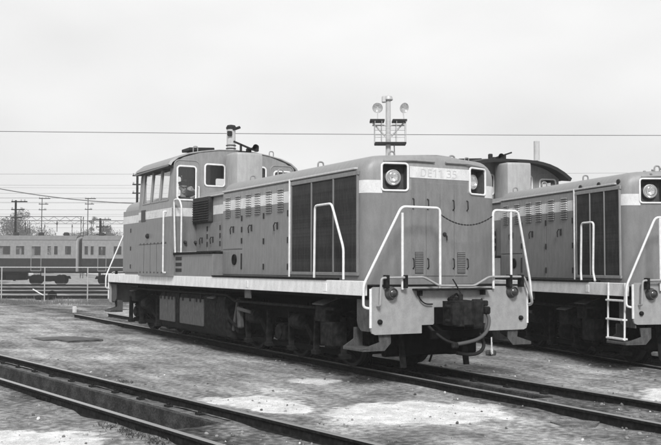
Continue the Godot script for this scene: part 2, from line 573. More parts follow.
func build_setting() -> void:
	build_ground()
	track("railway_track", Vector3.ZERO, 0.0, -19.85, 14.0, -14.0, 1.66, "straight track in the yard under the locomotive with the driver aboard")
	track("railway_track_001", Vector3(1.57, 0, 4.52), 0.1457, -18.0, 14.0, -16.0, 0.0, "empty track with a deep open inspection pit between its rails")
	track("railway_track_002", Vector3(1.58, -0.05, -4.265), -0.2218, -18.0, 10.0, 0.0, 0.0, "track under the neighbouring locomotive with the ladder step")
	# loose stones trodden into the yard
	var st := MB.new()
	st.lathe([Vector2(0.0, -0.5), Vector2(0.45, -0.25), Vector2(0.52, 0.1), Vector2(0.3, 0.42), Vector2(0.0, 0.5)], Transform3D(), 5, 10.0)
	var mm := MultiMesh.new()
	mm.transform_format = MultiMesh.TRANSFORM_3D; mm.use_colors = true
	mm.mesh = st.mesh()
	var rng := RandomNumberGenerator.new()
	rng.seed = 77
	var ts: Array[Transform3D] = []
	var guard := 0
	while ts.size() < 5200 and guard < 90000:
		guard += 1
		var p := Vector2(rng.randf_range(-10, 8), rng.randf_range(-4.5, 7.5))
		var d := track_dist(p.x, p.y)
		if d < 0.66 and p.x < 2.0: continue
		if rng.randf() > clampf(1.5 - d * 0.8, 0.12, 1.0): continue
		if rng.randf() > clampf((p.x + 10.0) / 10.0, 0.15, 1.0): continue
		var s := 0.007 + pow(rng.randf(), 5.0) * 0.034
		ts.append(Transform3D(Basis.from_euler(Vector3(rng.randf() * 6, rng.randf() * 6, rng.randf() * 6)) * Basis.from_scale(Vector3(s * 1.3, s * 0.8, s)), Vector3(p.x, ground_y(p.x, p.y) + s * 0.15, p.y)))
	mm.instance_count = ts.size()
	for i in ts.size():
		mm.set_instance_transform(i, ts[i])
		var g := rng.randf_range(0.06, 0.30) if rng.randf() > 0.06 else 0.55
		mm.set_instance_color(i, Color(g, g, g))
	var sm := StandardMaterial3D.new()
	sm.resource_name = "stones"; sm.vertex_color_use_as_albedo = true; sm.roughness = 0.95
	var o := MultiMeshInstance3D.new()
	o.multimesh = mm; o.material_override = sm; o.name = "gravel"
	add_child(o)
	tag(o, "loose stones and grit scattered along the rails", "gravel", "", "stuff")

# ---------------------------------------------------------------- locomotives

const SPLIT := 2.66       # the two paint colours meet here, under the white stripe
const Y0 := 1.36          # deck level

func hood_path(xb: float, xf: float, w: float) -> Array:      # plan of a hood: rear left, round the bevelled nose, rear right
	var fx := func(z: float) -> float: return xf - 0.2 * (z - 0.5) / (w - 0.5)
	var half: Array = [Vector2(xb, w), Vector2(xf - 0.33, w)]
	var k := Vector2(xf - 0.2, w)
	var e := Vector2(fx.call(w - 0.12), w - 0.12)
	for s in [0.25, 0.5, 0.75]:
		half.append(half[1].lerp(k, s).lerp(k.lerp(e, s), s))
	half.append(e)
	half.append(Vector2(fx.call(0.92), 0.92)); half.append(Vector2(fx.call(0.56), 0.56)); half.append(Vector2(xf, 0.5))
	var all := half.duplicate()
	for i in range(half.size() - 1, -1, -1): all.append(Vector2(half[i].x, -half[i].y))
	return all

func hood_ring(path: Array, y: float, fz: float, dx: float, mid: float, sgn := 1.0) -> PackedVector3Array:
	var r := PackedVector3Array()
	for p in path:
		r.append(Vector3(p.x - (dx if (p.x - mid) * sgn > 0.0 else 0.0), y, p.y * fz))
	return r

func hood(parent: Node3D, xb: float, xf: float, w: float, rear: bool) -> void:
	# rear: the short hood, the same shape turned about
	var path := hood_path(xb, xf, w)
	var mid := (xb + xf) * 0.5
	var skip := {}
	for i in 3:
		skip[Vector2i(i, 6)] = true; skip[Vector2i(i, 10)] = true
	var lower := MB.new()
	lower.loft([hood_ring(path, Y0 - 0.06, 1, 0, mid), hood_ring(path, 2.0, 1, 0, mid), hood_ring(path, SPLIT, 1, 0, mid)], false, 25.0)
	var upper := MB.new()
	var rings: Array = [hood_ring(path, SPLIT, 1, 0, mid), hood_ring(path, 2.88, 1, 0, mid)]
	for a in [15.0, 30.0, 45.0, 60.0, 75.0, 90.0]:
		var c := 1.0 - cos(deg_to_rad(a))
		rings.append(hood_ring(path, 2.88 + 0.28 * sin(deg_to_rad(a)), (w - 0.28 * c) / w, 0.05 * c, mid))
	rings.append(hood_ring(path, 3.19, 0.4, 0.07, mid)); rings.append(hood_ring(path, 3.2, 0.0, 0.07, mid))
	upper.loft(rings, false, 25.0, skip)
	for k in 2:                                       # back wall against the cab
		var l: Array = [hood_ring(path, Y0 - 0.06, 1, 0, mid), hood_ring(path, SPLIT, 1, 0, mid)] if k == 0 else rings
		for i in l.size() - 1:
			(lower if k == 0 else upper).quad(l[i][0], l[i + 1][0], l[i + 1][-1], l[i][-1])
	part(lower, "lower_hood", M.lower_paint, parent)
	var up := part(upper, "hood_roof", M.upper_paint, parent)
	for s in [-1.0, 1.0]:                             # headlamps sunk into the bevelled corners
		var slope := atan2(0.2, w - 0.5)
		var zc := 0.74
		var at := Vector3(xf - 0.2 * (zc - 0.5) / (w - 0.5), 2.84, s * zc)
		var out := Vector3(cos(slope), 0, s * sin(slope))
		var t := Transform3D(Basis(Vector3.UP.cross(out), Vector3.UP, out), at)
		var lamp := group_part("headlamp", parent)
		var b := MB.new()
		var hw := 0.186
		var hh := 0.182
		var c: Array[Vector3] = [Vector3(-hw, -hh, 0.004), Vector3(hw, -hh, 0.004), Vector3(hw, hh, 0.004), Vector3(-hw, hh, 0.004)]
		var d: Array[Vector3] = []
		for q in c: d.append(Vector3(q.x * 0.94, q.y * 0.94, -0.15))
		for i in 4: b.quad(t * c[i], t * c[(i + 1) % 4], t * d[(i + 1) % 4], t * d[i])
		b.quad(t * d[0], t * d[1], t * d[2], t * d[3])
		part(b, "recess", M.box_steel, lamp)
		var f := MB.new()
		f.frame(0.42, 0.42, 0.06, 0.028, t, 0.022)
		part(f, "frame", M.white_paint, lamp)
		var tl := t * Transform3D(Basis(Vector3.RIGHT, PI / 2), Vector3(0, 0.0, -0.15))
		var r := MB.new()
		r.lathe([Vector2(0.115, 0.0), Vector2(0.115, 0.075), Vector2(0.10, 0.082), Vector2(0.095, 0.07)], tl, 24)
		part(r, "rim", M.galvanised, lamp)
		var bowl := MB.new()
		bowl.lathe([Vector2(0.012, 0.02), Vector2(0.05, 0.03), Vector2(0.08, 0.05), Vector2(0.097, 0.074)], tl, 24, 60.0)
		part(bowl, "reflector", M.reflector, lamp)
		var gl := MB.new()
		gl.lathe([Vector2(0.1, 0.074), Vector2(0.08, 0.088), Vector2(0.045, 0.097), Vector2(0.001, 0.1)], tl, 24, 60.0)
		part(gl, "lens", M.lens, lamp)
		var gut := MB.new()                            # rain strip over the nose
		gut.tube([Vector3(xf + 0.01, 3.085, s * 0.10), Vector3(xf + 0.01, 3.085, s * 0.5), Vector3(xf - 0.11, 3.065, s * 0.9)], 0.016, 8)
		part(gut, "rain_strip", M.upper_paint, up)
	# white stripe, wrapped round the corners and stepped up between the lamps
	for q in [[1, 7], [11, 17]]:
		var stripe := MB.new()
		stripe.ribbon(path.slice(q[0], q[1]), 2.605, 2.79, 0.004)
		part(stripe, "corner_stripe", M.stripe_paint, parent)
	var band := MB.new()
	band.span(Vector3(xf - 0.004, 2.835, -0.53), Vector3(xf + 0.006, 3.0, 0.53), 0.002)
	part(band, "nose_stripe", M.stripe_paint, parent)
	var head := MB.new()
	head.span(Vector3(xf - 0.004, 2.61, -0.5), Vector3(xf + 0.004, 2.832, 0.5), 0.002)
	part(head, "nose_header", M.lower_paint, parent)
	for i in 4:                                        # four narrow nose doors
		var za := -0.5 + 0.25 * i
		var mb := MB.new()
		mb.span(Vector3(xf - 0.004, 1.42, za + 0.004), Vector3(xf + 0.010, 2.775, za + 0.246), 0.004)
		var door := part(mb, "nose_door", M.lower_paint, parent)
		var hnd := MB.new()
		var zh: float = [-0.482, -0.228, 0.228, 0.482][i]
		for y in [2.46, 1.60]:
			hnd.tube([Vector3(xf + 0.01, y + 0.075, zh), Vector3(xf + 0.04, y + 0.06, zh), Vector3(xf + 0.045, y - 0.05, zh), Vector3(xf + 0.01, y - 0.075, zh)], 0.009, 6)
		part(hnd, "door_handle", M.dark_trim, door)
		if i in [0, 3]:
			var lv := MB.new()
			for k in 11:
				lv.box(Vector3(xf + 0.014, 1.475 + k * 0.027, za + 0.125), Vector3(0.018, 0.017, 0.135), Basis(Vector3.BACK, -0.6), 0.002)
			part(lv, "louvre", M.lower_paint, door)
			var bk := MB.new()
			bk.span(Vector3(xf + 0.009, 1.455, za + 0.053), Vector3(xf + 0.0115, 1.765, za + 0.197))
			part(bk, "louvre_shade_plate", M.dark_trim, door)  # dark plate on the solid door, painting the shade behind the slats
	var lock := MB.new()
	lock.lathe([Vector2(0.03, 0.0), Vector2(0.03, 0.02), Vector2(0.0, 0.025)], Transform3D(Basis(Vector3.BACK, -PI / 2), Vector3(xf + 0.008, 2.03, -0.07)), 10)
	lock.tube([Vector3(xf + 0.03, 2.03, -0.07), Vector3(xf + 0.035, 2.0, -0.10), Vector3(xf + 0.035, 1.94, -0.10)], 0.01, 6)
	part(lock, "door_lock", M.dark_trim, parent)

func stripe_on(z: float, x0: float, x1: float, parent: Node, th := 0.004) -> void:
	var mb := MB.new()
	var s := signf(z)
	mb.span(Vector3(x0, 2.605, z - s * 0.002), Vector3(x1, 2.79, z + s * th), 0.0015)
	part(mb, "stripe", M.stripe_paint, parent)

func side_door(parent: Node3D, x0: float, x1: float, y0: float, y1: float, z: float, louvres: Array, handle: Vector2, hinge_x: float) -> void:
	var s := signf(z)
	var g := 0.007
	var grp := group_part("side_door", parent)
	var mb := MB.new()
	mb.span(Vector3(x0 + g, y0 + g, z - s * 0.006), Vector3(x1 - g, minf(y1, 2.605) - (g if y1 < 2.6 else 0.0), z + s * 0.016), 0.004)
	part(mb, "door_panel", M.lower_paint, grp)
	if y1 > 2.8:
		var up := MB.new()
		up.span(Vector3(x0 + g, 2.79, z - s * 0.006), Vector3(x1 - g, y1 - g, z + s * 0.016), 0.004)
		part(up, "upper_panel", M.upper_paint, grp)
		var st := MB.new()
		st.span(Vector3(x0 + g, 2.604, z - s * 0.006), Vector3(x1 - g, 2.791, z + s * 0.0175), 0.002)
		part(st, "stripe", M.stripe_paint, grp)
	for lx in louvres:
		var bk := MB.new()
		bk.span(Vector3(lx - 0.10, 2.46, z + s * 0.012), Vector3(lx + 0.10, 2.845, z + s * 0.0185))
		var lv := MB.new()
		var lw := MB.new()
		var lu := MB.new()
		for k in 10:
			var y := 2.475 + k * 0.04
			var m := lv if y < 2.6 else (lw if y < 2.79 else lu)
			m.box(Vector3(lx, y, z + s * 0.028), Vector3(0.20, 0.026, 0.024), Basis(Vector3.RIGHT, s * 0.7), 0.003)
		part(bk, "louvre_shade_plate", M.dark_trim, grp)  # no hole is cut; a dark plate stands for the shade between slats
		part(lv, "louvre", M.lower_paint, grp)
		part(lu, "louvre", M.upper_paint, grp)
		part(lw, "louvre", M.stripe_paint, grp)
	if handle != Vector2.ZERO:
		var h := MB.new()
		h.box(Vector3(handle.x, handle.y, z + s * 0.02), Vector3(0.05, 0.12, 0.012), Basis(), 0.004)
		h.tube([Vector3(handle.x, handle.y + 0.04, z + s * 0.02), Vector3(handle.x - 0.02, handle.y + 0.05, z + s * 0.055), Vector3(handle.x - 0.06, handle.y, z + s * 0.06), Vector3(handle.x - 0.06, handle.y - 0.09, z + s * 0.05)], 0.011, 6)
		part(h, "door_handle", M.dark_trim, grp)
	var hg := MB.new()
	for k in 3:
		var y := lerpf(y0 + 0.15, minf(y1, 2.55) - 0.12, k / 2.0)
		hg.tube([Vector3(hinge_x, y - 0.05, z + s * 0.02), Vector3(hinge_x, y + 0.05, z + s * 0.02)], 0.016, 6)
	part(hg, "hinge", M.dark_trim, grp)

func pipe(parent: Node, called: String, pts: Array, r := 0.019, m: Material = null, bend := 0.07) -> MeshInstance3D:     # a bent round bar
	var out: Array = [pts[0]]
	for i in range(1, pts.size() - 1):
		var a: Vector3 = pts[i - 1]
		var p: Vector3 = pts[i]
		var b: Vector3 = pts[i + 1]
		var q := minf(bend, minf(a.distance_to(p), p.distance_to(b)) * 0.45)
		var pa := p + (a - p).normalized() * q
		var pb := p + (b - p).normalized() * q
		for s in 5: out.append(pa.lerp(p, s / 4.0).lerp(p.lerp(pb, s / 4.0), s / 4.0))
	out.append(pts[-1])
	var mb := MB.new()
	mb.tube(out, r, 8)
	return part(mb, called, m if m else M.rail_white, parent)

func hose_line(parent: Node, called: String, pts: Array, rad: float, m: Material) -> void:      # a limp hose through the points
	var out: Array = []
	for i in pts.size() - 1:
		var a: Vector3 = pts[maxi(i - 1, 0)]
		var b: Vector3 = pts[i]
		var c: Vector3 = pts[i + 1]
		var d: Vector3 = pts[mini(i + 2, pts.size() - 1)]
		for k in 6: out.append(b.cubic_interpolate(c, a, d, k / 6.0))
	out.append(pts[-1])
	var mb := MB.new()
	mb.tube(out, rad, 9)
	part(mb, called, m, parent)

func wheelset(bogie: Node3D, x: float) -> void:
	for s in [-1.0, 1.0]:
		var t := Transform3D(Basis(Vector3.RIGHT, s * PI / 2), Vector3(x, 0.43, s * 0.52))
		var mb := MB.new()
		mb.lathe([Vector2(0.06, -0.02), Vector2(0.46, -0.05), Vector2(0.46, -0.02), Vector2(0.432, -0.005), Vector2(0.428, 0.09), Vector2(0.40, 0.095), Vector2(0.365, 0.09), Vector2(0.34, 0.05), Vector2(0.17, 0.03), Vector2(0.14, 0.08), Vector2(0.09, 0.11), Vector2(0.0, 0.11)], t, 32)
		part(mb, "wheel", M.wheel_steel, bogie)
		var ty := MB.new()
		ty.lathe([Vector2(0.431, 0.03), Vector2(0.431, 0.096), Vector2(0.385, 0.100), Vector2(0.383, 0.09)], t, 32)
		part(ty, "tyre", M.tyre_steel, bogie)
	var ax := MB.new()
	ax.tube([Vector3(x, 0.43, -0.6), Vector3(x, 0.43, 0.6)], 0.08, 12)
	part(ax, "axle", M.black_steel, bogie)

func make_bogie(parent: Node3D, axles: Array) -> void:
	var bg := group_part("bogie", parent)
	for x in axles: wheelset(bg, x)
	var a: float = axles.min()
	var b: float = axles.max()
	for s in [-1.0, 1.0]:
		var f := MB.new()
		var z0: float = s * 0.86
		var pts := PackedVector2Array()
		pts.append(Vector2(a - 0.62, 0.62)); pts.append(Vector2(a - 0.62, 0.78))
		pts.append(Vector2(a - 0.25, 0.86)); pts.append(Vector2(b + 0.25, 0.86)); pts.append(Vector2(b + 0.62, 0.78)); pts.append(Vector2(b + 0.62, 0.62))
		for k in range(axles.size() - 1, -1, -1):
			var srt: Array = axles.duplicate()
			srt.sort()
			var x: float = srt[k]
			pts.append(Vector2(x + 0.28, 0.62)); pts.append(Vector2(x + 0.24, 0.68)); pts.append(Vector2(x - 0.24, 0.68)); pts.append(Vector2(x - 0.28, 0.62))
			if k > 0:
				pts.append(Vector2(x - 0.42, 0.42)); pts.append(Vector2(srt[k - 1] + 0.42, 0.42))
		f.extrude(pts, Transform3D(Basis(), Vector3(0, 0, z0 - 0.05)), 0.12)
		part(f, "side_frame", M.black_steel, bg)
		for x in axles:
			var bx := MB.new()
			bx.box(Vector3(x, 0.44, z0 + s * 0.03), Vector3(0.30, 0.30, 0.24), Basis(), 0.04)
			bx.lathe([Vector2(0.12, 0), Vector2(0.12, 0.03), Vector2(0.09, 0.045), Vector2(0.0, 0.05)], Transform3D(Basis(Vector3.RIGHT, s * PI / 2), Vector3(x, 0.44, z0 + s * 0.145)), 14)
			part(bx, "axle_box", M.dusty_steel, bg)
			for d in [-0.27, 0.27]:
				var sp := MB.new()
				var coil: Array = []
				for k in 41:
					coil.append(Vector3(x + d + 0.06 * cos(k * 0.785), 0.36 + k * 0.0068, z0 + s * 0.03 + 0.06 * sin(k * 0.785)))
				sp.tube(coil, 0.013, 5)
				sp.lathe([Vector2(0.0, 0.33), Vector2(0.085, 0.33), Vector2(0.085, 0.36), Vector2(0.0, 0.36)], Transform3D(Basis(), Vector3(x + d, 0, z0 + s * 0.03)), 12)
				part(sp, "spring", M.dusty_steel, bg)
			var sh := MB.new()
			sh.box(Vector3(x + 0.50, 0.44, s * 0.57), Vector3(0.07, 0.34, 0.10), Basis(Vector3.BACK, 0.1), 0.01)
			sh.bar(Vector3(x + 0.54, 0.52, s * 0.66), Vector3(x + 0.50, 0.95, s * 0.66), 0.05, 0.03)
			part(sh, "brake_shoe", M.dusty_steel, bg)
			var rod := MB.new()
			rod.tube([Vector3(x + 0.5, 0.30, s * 0.74), Vector3(x + 0.05, 0.26, s * 0.74), Vector3(x - 0.6, 0.27, s * 0.74)], 0.022, 6)
			rod.tube([Vector3(x + 0.42, 0.95, s * 0.7), Vector3(x + 0.46, 0.5, s * 0.7), Vector3(x + 0.50, 0.16, s * 0.56), Vector3(x + 0.47, 0.06, s * 0.54)], 0.018, 6)
			part(rod, "brake_rod", M.dusty_steel, bg)
		var eq := MB.new()
		eq.bar(Vector3(a - 0.35, 0.24, s * 0.93), Vector3(b + 0.35, 0.24, s * 0.93), 0.05, 0.09, 0.01)
		part(eq, "equalising_bar", M.black_steel, bg)
		for x in axles:
			for d in [-0.44, 0.44]:
				var hk := MB.new()
				hk.bar(Vector3(x + d, 0.20, s * 1.0), Vector3(x + d * 0.95, 0.80, s * 1.0), 0.10, 0.05, 0.01)
				hk.box(Vector3(x + d, 0.20, s * 0.98), Vector3(0.16, 0.08, 0.16), Basis(), 0.015)
				part(hk, "brake_hanger", M.dusty_steel, bg)
		if s > 0.0:
			for x in axles:
				var gc := MB.new()
				gc.lathe([Vector2(0.0, -0.22), Vector2(0.26, -0.22), Vector2(0.30, -0.16), Vector2(0.30, 0.16), Vector2(0.26, 0.22), Vector2(0.0, 0.22)], Transform3D(Basis(Vector3.RIGHT, PI / 2), Vector3(x, 0.47, 0.05)), 16)
				gc.span(Vector3(x - 0.55, 0.36, -0.2), Vector3(x - 0.1, 0.62, 0.2), 0.04)
				part(gc, "gear_case", M.black_steel, bg)
		for k in axles.size() - 1:
			var srt2: Array = axles.duplicate()
			srt2.sort()
			var xm: float = (srt2[k] + srt2[k + 1]) * 0.5
			var cy := MB.new()
			cy.lathe([Vector2(0.0, -0.16), Vector2(0.12, -0.16), Vector2(0.13, -0.13), Vector2(0.13, 0.12), Vector2(0.07, 0.17), Vector2(0.03, 0.18), Vector2(0.03, 0.30), Vector2(0.0, 0.30)], Transform3D(Basis(Vector3.BACK, PI / 2), Vector3(xm - 0.1, 0.66, z0 + s * 0.17)), 16)
			cy.bar(Vector3(xm + 0.15, 0.62, z0 + s * 0.17), Vector3(xm + 0.18, 0.36, z0 + s * 0.05), 0.05, 0.06)
			part(cy, "brake_cylinder", M.dusty_steel, bg)
			var tr := MB.new()
			tr.bar(Vector3(xm, 0.62, -0.8), Vector3(xm, 0.62, 0.8), 0.25, 0.22)
			part(tr, "transom", M.black_steel, bg)

func sand_box(parent: Node3D, x: float, s: float, y1: float, w: float, h: float) -> void:
	var g := group_part("sand_box", parent)
	var mb := MB.new()
	mb.extrude(PackedVector2Array([Vector2(0.92, y1 - h), Vector2(1.22, y1 - h), Vector2(1.22, y1 - 0.10), Vector2(0.92, y1 - 0.02)]), Transform3D(Basis(Vector3(0, 0, 1) * s, Vector3.UP, Vector3(-1, 0, 0) * s), Vector3(x + s * w * 0.5, 0, 0)), w)
	part(mb, "box_body", M.dusty_steel, g)
	var lid := MB.new()
	lid.box(Vector3(x, y1 - 0.045, s * 1.10), Vector3(w + 0.03, 0.022, 0.36), Basis(Vector3.RIGHT, s * 0.33), 0.006)
	part(lid, "lid", M.box_steel, g)
	pipe(g, "sand_pipe", [Vector3(x, y1 - h, s * 1.0), Vector3(x, y1 - h - 0.25, s * 0.95), Vector3(x + 0.12, 0.12, s * 0.62)], 0.02, M.dusty_steel)

func window_in(parent: Node3D, t: Transform3D, w: float, h: float, r := 0.06, glass: Material = null, wide := 0.035) -> void:   # rounded frame and pane on a wall opening, local z outwards
	var g := group_part("window", parent)
	var f := MB.new()
	f.frame(w + wide * 0.9, h + wide * 0.9, r, wide, t, 0.02)
	part(f, "window_frame", M.white_paint, g)
	var p := MB.new()
	p.box(t * Vector3(0, 0, -0.025), Vector3(w, h, 0.005), t.basis)
	part(p, "pane", glass if glass else M.glass, g)

func text_on(parent: Node, words: String, t: Transform3D, height: float, width: float, m: Material) -> void:
	var tm := TextMesh.new()
	var fnt := SystemFont.new()
	fnt.font_names = PackedStringArray(["Droid Sans"])
	tm.font = fnt; tm.text = words; tm.font_size = 64; tm.pixel_size = 0.01; tm.depth = 0.05
	var bb := tm.get_aabb()
	var o := MeshInstance3D.new()
	o.mesh = tm; o.material_override = m
	o.name = numbered(parent, "number_lettering")
	parent.add_child(o, true)
	var sx := width / maxf(bb.size.x, 0.01)
	var sy := height / maxf(bb.size.y, 0.01)
	o.transform = t * Transform3D(Basis.from_scale(Vector3(sx, sy, 0.12)), Vector3(-bb.get_center().x * sx, -bb.get_center().y * sy, 0))

func make_cab(lo: Node3D) -> void:
	var xf := -7.90
	var xr := -10.17
	var cab := group_part("cab", lo)
	# outline of the end walls above the stripe: Vector2(z, y)
	var half: Array[Vector2] = [Vector2(1.455, 2.79), Vector2(1.455, 2.92), Vector2(1.415, 3.60), Vector2(1.39, 3.70), Vector2(1.33, 3.79), Vector2(1.20, 3.87), Vector2(0.83, 3.985), Vector2(0.4, 4.05), Vector2(0.0, 4.07)]
	var arch := PackedVector2Array()
	for p in half: arch.append(p)
	for i in range(half.size() - 2, -1, -1): arch.append(Vector2(-half[i].x, half[i].y))
	var fh: Array = [Rect2(0.92, 2.96, 0.42, 0.72), Rect2(0.26, 3.28, 0.46, 0.47), Rect2(-0.72, 3.28, 0.46, 0.47), Rect2(-1.34, 2.96, 0.42, 0.72)]
	var rh: Array = [Rect2(0.42, 3.0, 0.88, 0.70), Rect2(-1.30, 3.0, 0.88, 0.70)]
	for e in 2:
		var x := xf if e == 0 else xr
		var sg := 1.0 if e == 0 else -1.0
		# local x is world z, local z is outwards
		var t := Transform3D(Basis(Vector3(0, 0, -sg), Vector3.UP, Vector3(sg, 0, 0)), Vector3(x - sg * 0.045, 0, 0))
		var holes: Array = []
		for h in (fh if e == 0 else rh):
			holes.append(Rect2(-h.end.x, h.position.y, h.size.x, h.size.y) if sg > 0 else h)
		var nm := "front_wall" if e == 0 else "rear_wall"
		var w := MB.new()
		w.plate(arch, holes, t, 0.045)
		var wall := part(w, nm, M.upper_paint, cab)
		var l := MB.new()
		l.span(Vector3(x - sg * 0.045, Y0 - 0.02, -1.455), Vector3(x, 2.606, 1.455), 0.003)
		part(l, "lower_" + nm, M.lower_paint, cab)
		var s := MB.new()
		s.span(Vector3(x - sg * 0.045, 2.607, -1.457), Vector3(x + sg * 0.003, 2.789, 1.457), 0.002)
		part(s, "cab_stripe", M.stripe_paint, cab)
		for h in holes:
			window_in(cab, t * Transform3D(Basis(), Vector3(h.get_center().x, h.get_center().y, 0.045)), h.size.x, h.size.y, 0.08)
		if e == 0:
			for k in [-1.0, 1.0]:                     # door outline and hand rail of each front door
				var d := MB.new()
				d.frame(0.60, 1.98, 0.13, 0.028, Transform3D(Basis(Vector3(0, 0, -1), Vector3.UP, Vector3.RIGHT), Vector3(x, 2.83, k * 1.12)), 0.012)
				part(d, "door_surround", M.upper_paint, cab)
				pipe(cab, "grab_rail", [Vector3(x + 0.01, 2.85, k * 0.87), Vector3(x + 0.06, 2.85, k * 0.87), Vector3(x + 0.06, 3.25, k * 0.87), Vector3(x + 0.01, 3.25, k * 0.87)], 0.012, null, 0.03)
	for s in [-1.0, 1.0]:
		var l := MB.new()
		l.span(Vector3(xr, Y0 - 0.02, s * 1.41), Vector3(xf + 0.001, 2.606, s * 1.46), 0.004)
		part(l, "lower_side_wall", M.lower_paint, cab)
		var st := MB.new()
		st.span(Vector3(xr - 0.001, 2.606, s * 1.41), Vector3(xf + 0.003, 2.79, s * 1.463), 0.002)
		part(st, "side_stripe", M.stripe_paint, cab)
		# upper side wall leans inwards, three wide panes
		var up := Vector3(0, 0.80, -s * 0.065).normalized()
		var out := Vector3(0, up.z * -s, s * up.y) * 1.0
		out = Vector3(s, 0, 0).cross(up)
		var t := Transform3D(Basis(Vector3(s, 0, 0), up, out), Vector3((xf + xr) * 0.5, 2.79, s * 1.416))
		var hw := (xf - xr) * 0.5 - 0.002
		var holes: Array = []
		for k in 3:
			var c := -9.03 + (k - 1) * 0.61
			holes.append(Rect2((c - (xf + xr) * 0.5) * s - 0.275, 0.17, 0.55, 0.74))
		var u := MB.new()
		u.plate(PackedVector2Array([Vector2(-hw, 0), Vector2(hw, 0), Vector2(hw, 0.98), Vector2(-hw, 0.98)]), holes, t, 0.042)
		part(u, "side_wall", M.upper_paint, cab)
		for h in holes:
			var g := group_part("side_window", cab)
			var p := MB.new()
			p.box(t * Vector3(h.get_center().x, h.get_center().y, 0.03), Vector3(h.size.x, h.size.y, 0.005), t.basis)
			part(p, "pane", M.glass, g)
			var f := MB.new()
			f.frame(h.size.x + 0.03, h.size.y + 0.03, 0.03, 0.03, t * Transform3D(Basis(), Vector3(h.get_center().x, h.get_center().y, 0.042)), 0.012)
			part(f, "window_frame", M.upper_paint, g)
		# upright hand rail on the side, boarding rail by the platform, builder's panel with bolts
		pipe(cab, "hand_rail", [Vector3(-8.2, 1.42, s * 1.47), Vector3(-8.2, 1.42, s * 1.53), Vector3(-8.2, 2.72, s * 1.53), Vector3(-8.2, 2.72, s * 1.47)], 0.02, null, 0.04)
		var seam := MB.new()
		seam.span(Vector3(xr + 0.05, 2.04, s * 1.459), Vector3(xf - 0.3, 2.052, s * 1.464))
		for x in [-9.75, -9.3, -8.85, -8.4]:
			seam.span(Vector3(x, 1.40, s * 1.459), Vector3(x + 0.01, 2.04, s * 1.463))
		for k in 8:
			for y in [2.06, 1.42]:
				seam.box(Vector3(-10.0 + k * 0.25, y, s * 1.464), Vector3(0.035, 0.035, 0.02), Basis(), 0.006)
		part(seam, "panel_joint", M.seam, cab)
		var lamp := MB.new()
		lamp.lathe([Vector2(0.055, 0), Vector2(0.06, 0.03), Vector2(0.03, 0.06), Vector2(0.0, 0.065)], Transform3D(Basis(Vector3.RIGHT, s * PI / 2), Vector3(-9.45, 2.23, s * 1.46)), 14)
		part(lamp, "fuel_cap", M.dark_trim, cab)
		var np := MB.new()
		np.box(Vector3(-9.80, 2.70, s * 1.464), Vector3(0.30, 0.26, 0.02), Basis(), 0.004)
		part(np, "card_holder", M.box_steel, cab)
		if s > 0.0:
			text_on(cab, "DE11 35", Transform3D(Basis(), Vector3(-9.12, 2.695, 1.4635)), 0.10, 0.62, M.number_metal)
	# roof
	var rl: Array = []
	var rh2: Array[Vector2] = [Vector2(1.535, 3.70), Vector2(1.50, 3.77), Vector2(1.36, 3.875), Vector2(1.12, 3.965), Vector2(0.8, 4.03), Vector2(0.4, 4.085), Vector2(0.0, 4.10)]
	for q in [[xf - 0.02, 0.035, 0.0], [xf + 0.012, 0.018, 0.0], [xf - 0.01, 0.0, 1.0], [xr + 0.02, 0.0, 1.0], [xr - 0.10, 0.02, 0.0], [xr - 0.10, 0.05, 0.0]]:
		var ring := PackedVector3Array()
		for i in rh2.size() * 2 - 1:
			var k := i if i < rh2.size() else rh2.size() * 2 - 2 - i
			var sg := 1.0 if i < rh2.size() else -1.0
			var over: float = 1.0 if (q[0] < xf - 0.05 or q[2] > 0.5) else 0.965
			ring.append(Vector3(q[0], rh2[k].y - q[1], sg * rh2[k].x * over))
		rl.append(ring)
	var rf := MB.new()
	rf.loft(rl, false, 40.0)
	var under: Array = []
	for q in [rl[2], rl[4]]:
		var ring := PackedVector3Array()
		for p in q: ring.append(Vector3(p.x, p.y - 0.03, p.z * 0.995))
		under.append(ring)
	rf.loft(under, false, 40.0)
	for e in [0, -1]:
		rf.quad(rl[2][e], rl[4][e], under[1][e], under[0][e])
	var roof := part(rf, "cab_roof", M.upper_paint, cab)
	for s in [-1.0, 1.0]:
		var shaded_eave := MB.new()
		shaded_eave.span(Vector3(xr - 0.08, 3.655, s * 1.36), Vector3(xf - 0.05, 3.69, s * 1.525), 0.004)
		part(shaded_eave, "shaded_eave", M.seam, roof)  # near-black strip stands for the shade under the roof overhang
		pipe(roof, "lifting_eye", [Vector3(-8.0, 4.02, s * 0.85), Vector3(-8.0, 4.13, s * 0.85), Vector3(-8.0, 4.13, s * 0.95), Vector3(-8.0, 4.0, s * 0.95)], 0.012, M.upper_paint, 0.04)
	var vent := MB.new()
	vent.box(Vector3(-8.9, 4.17, 0.5), Vector3(0.5, 0.07, 0.6), Basis(Vector3.RIGHT, 0.05), 0.01)
	vent.box(Vector3(-8.9, 4.09, 0.5), Vector3(0.34, 0.12, 0.4), Basis(), 0.01)
	part(vent, "roof_ventilator", M.dark_trim, roof)
	# inside: floor, desk, seats
	var fl := MB.new()
	fl.span(Vector3(xr + 0.05, 1.84, -1.4), Vector3(xf - 0.05, 1.90, 1.4))
	part(fl, "cab_floor", M.interior, cab)
	var desk := MB.new()
	desk.span(Vector3(-9.25, 1.90, -0.45), Vector3(-8.75, 2.95, 0.35), 0.03)
	desk.box(Vector3(-9.0, 3.0, -0.05), Vector3(0.4, 0.16, 0.7), Basis(Vector3.BACK, 0.3), 0.02)
	part(desk, "control_desk", M.interior, cab)
	var seat := MB.new()
	seat.span(Vector3(-8.70, 2.40, 0.80), Vector3(-8.25, 2.50, 1.24), 0.03)
	seat.span(Vector3(-8.75, 2.50, 0.82), Vector3(-8.67, 2.92, 1.22), 0.03)
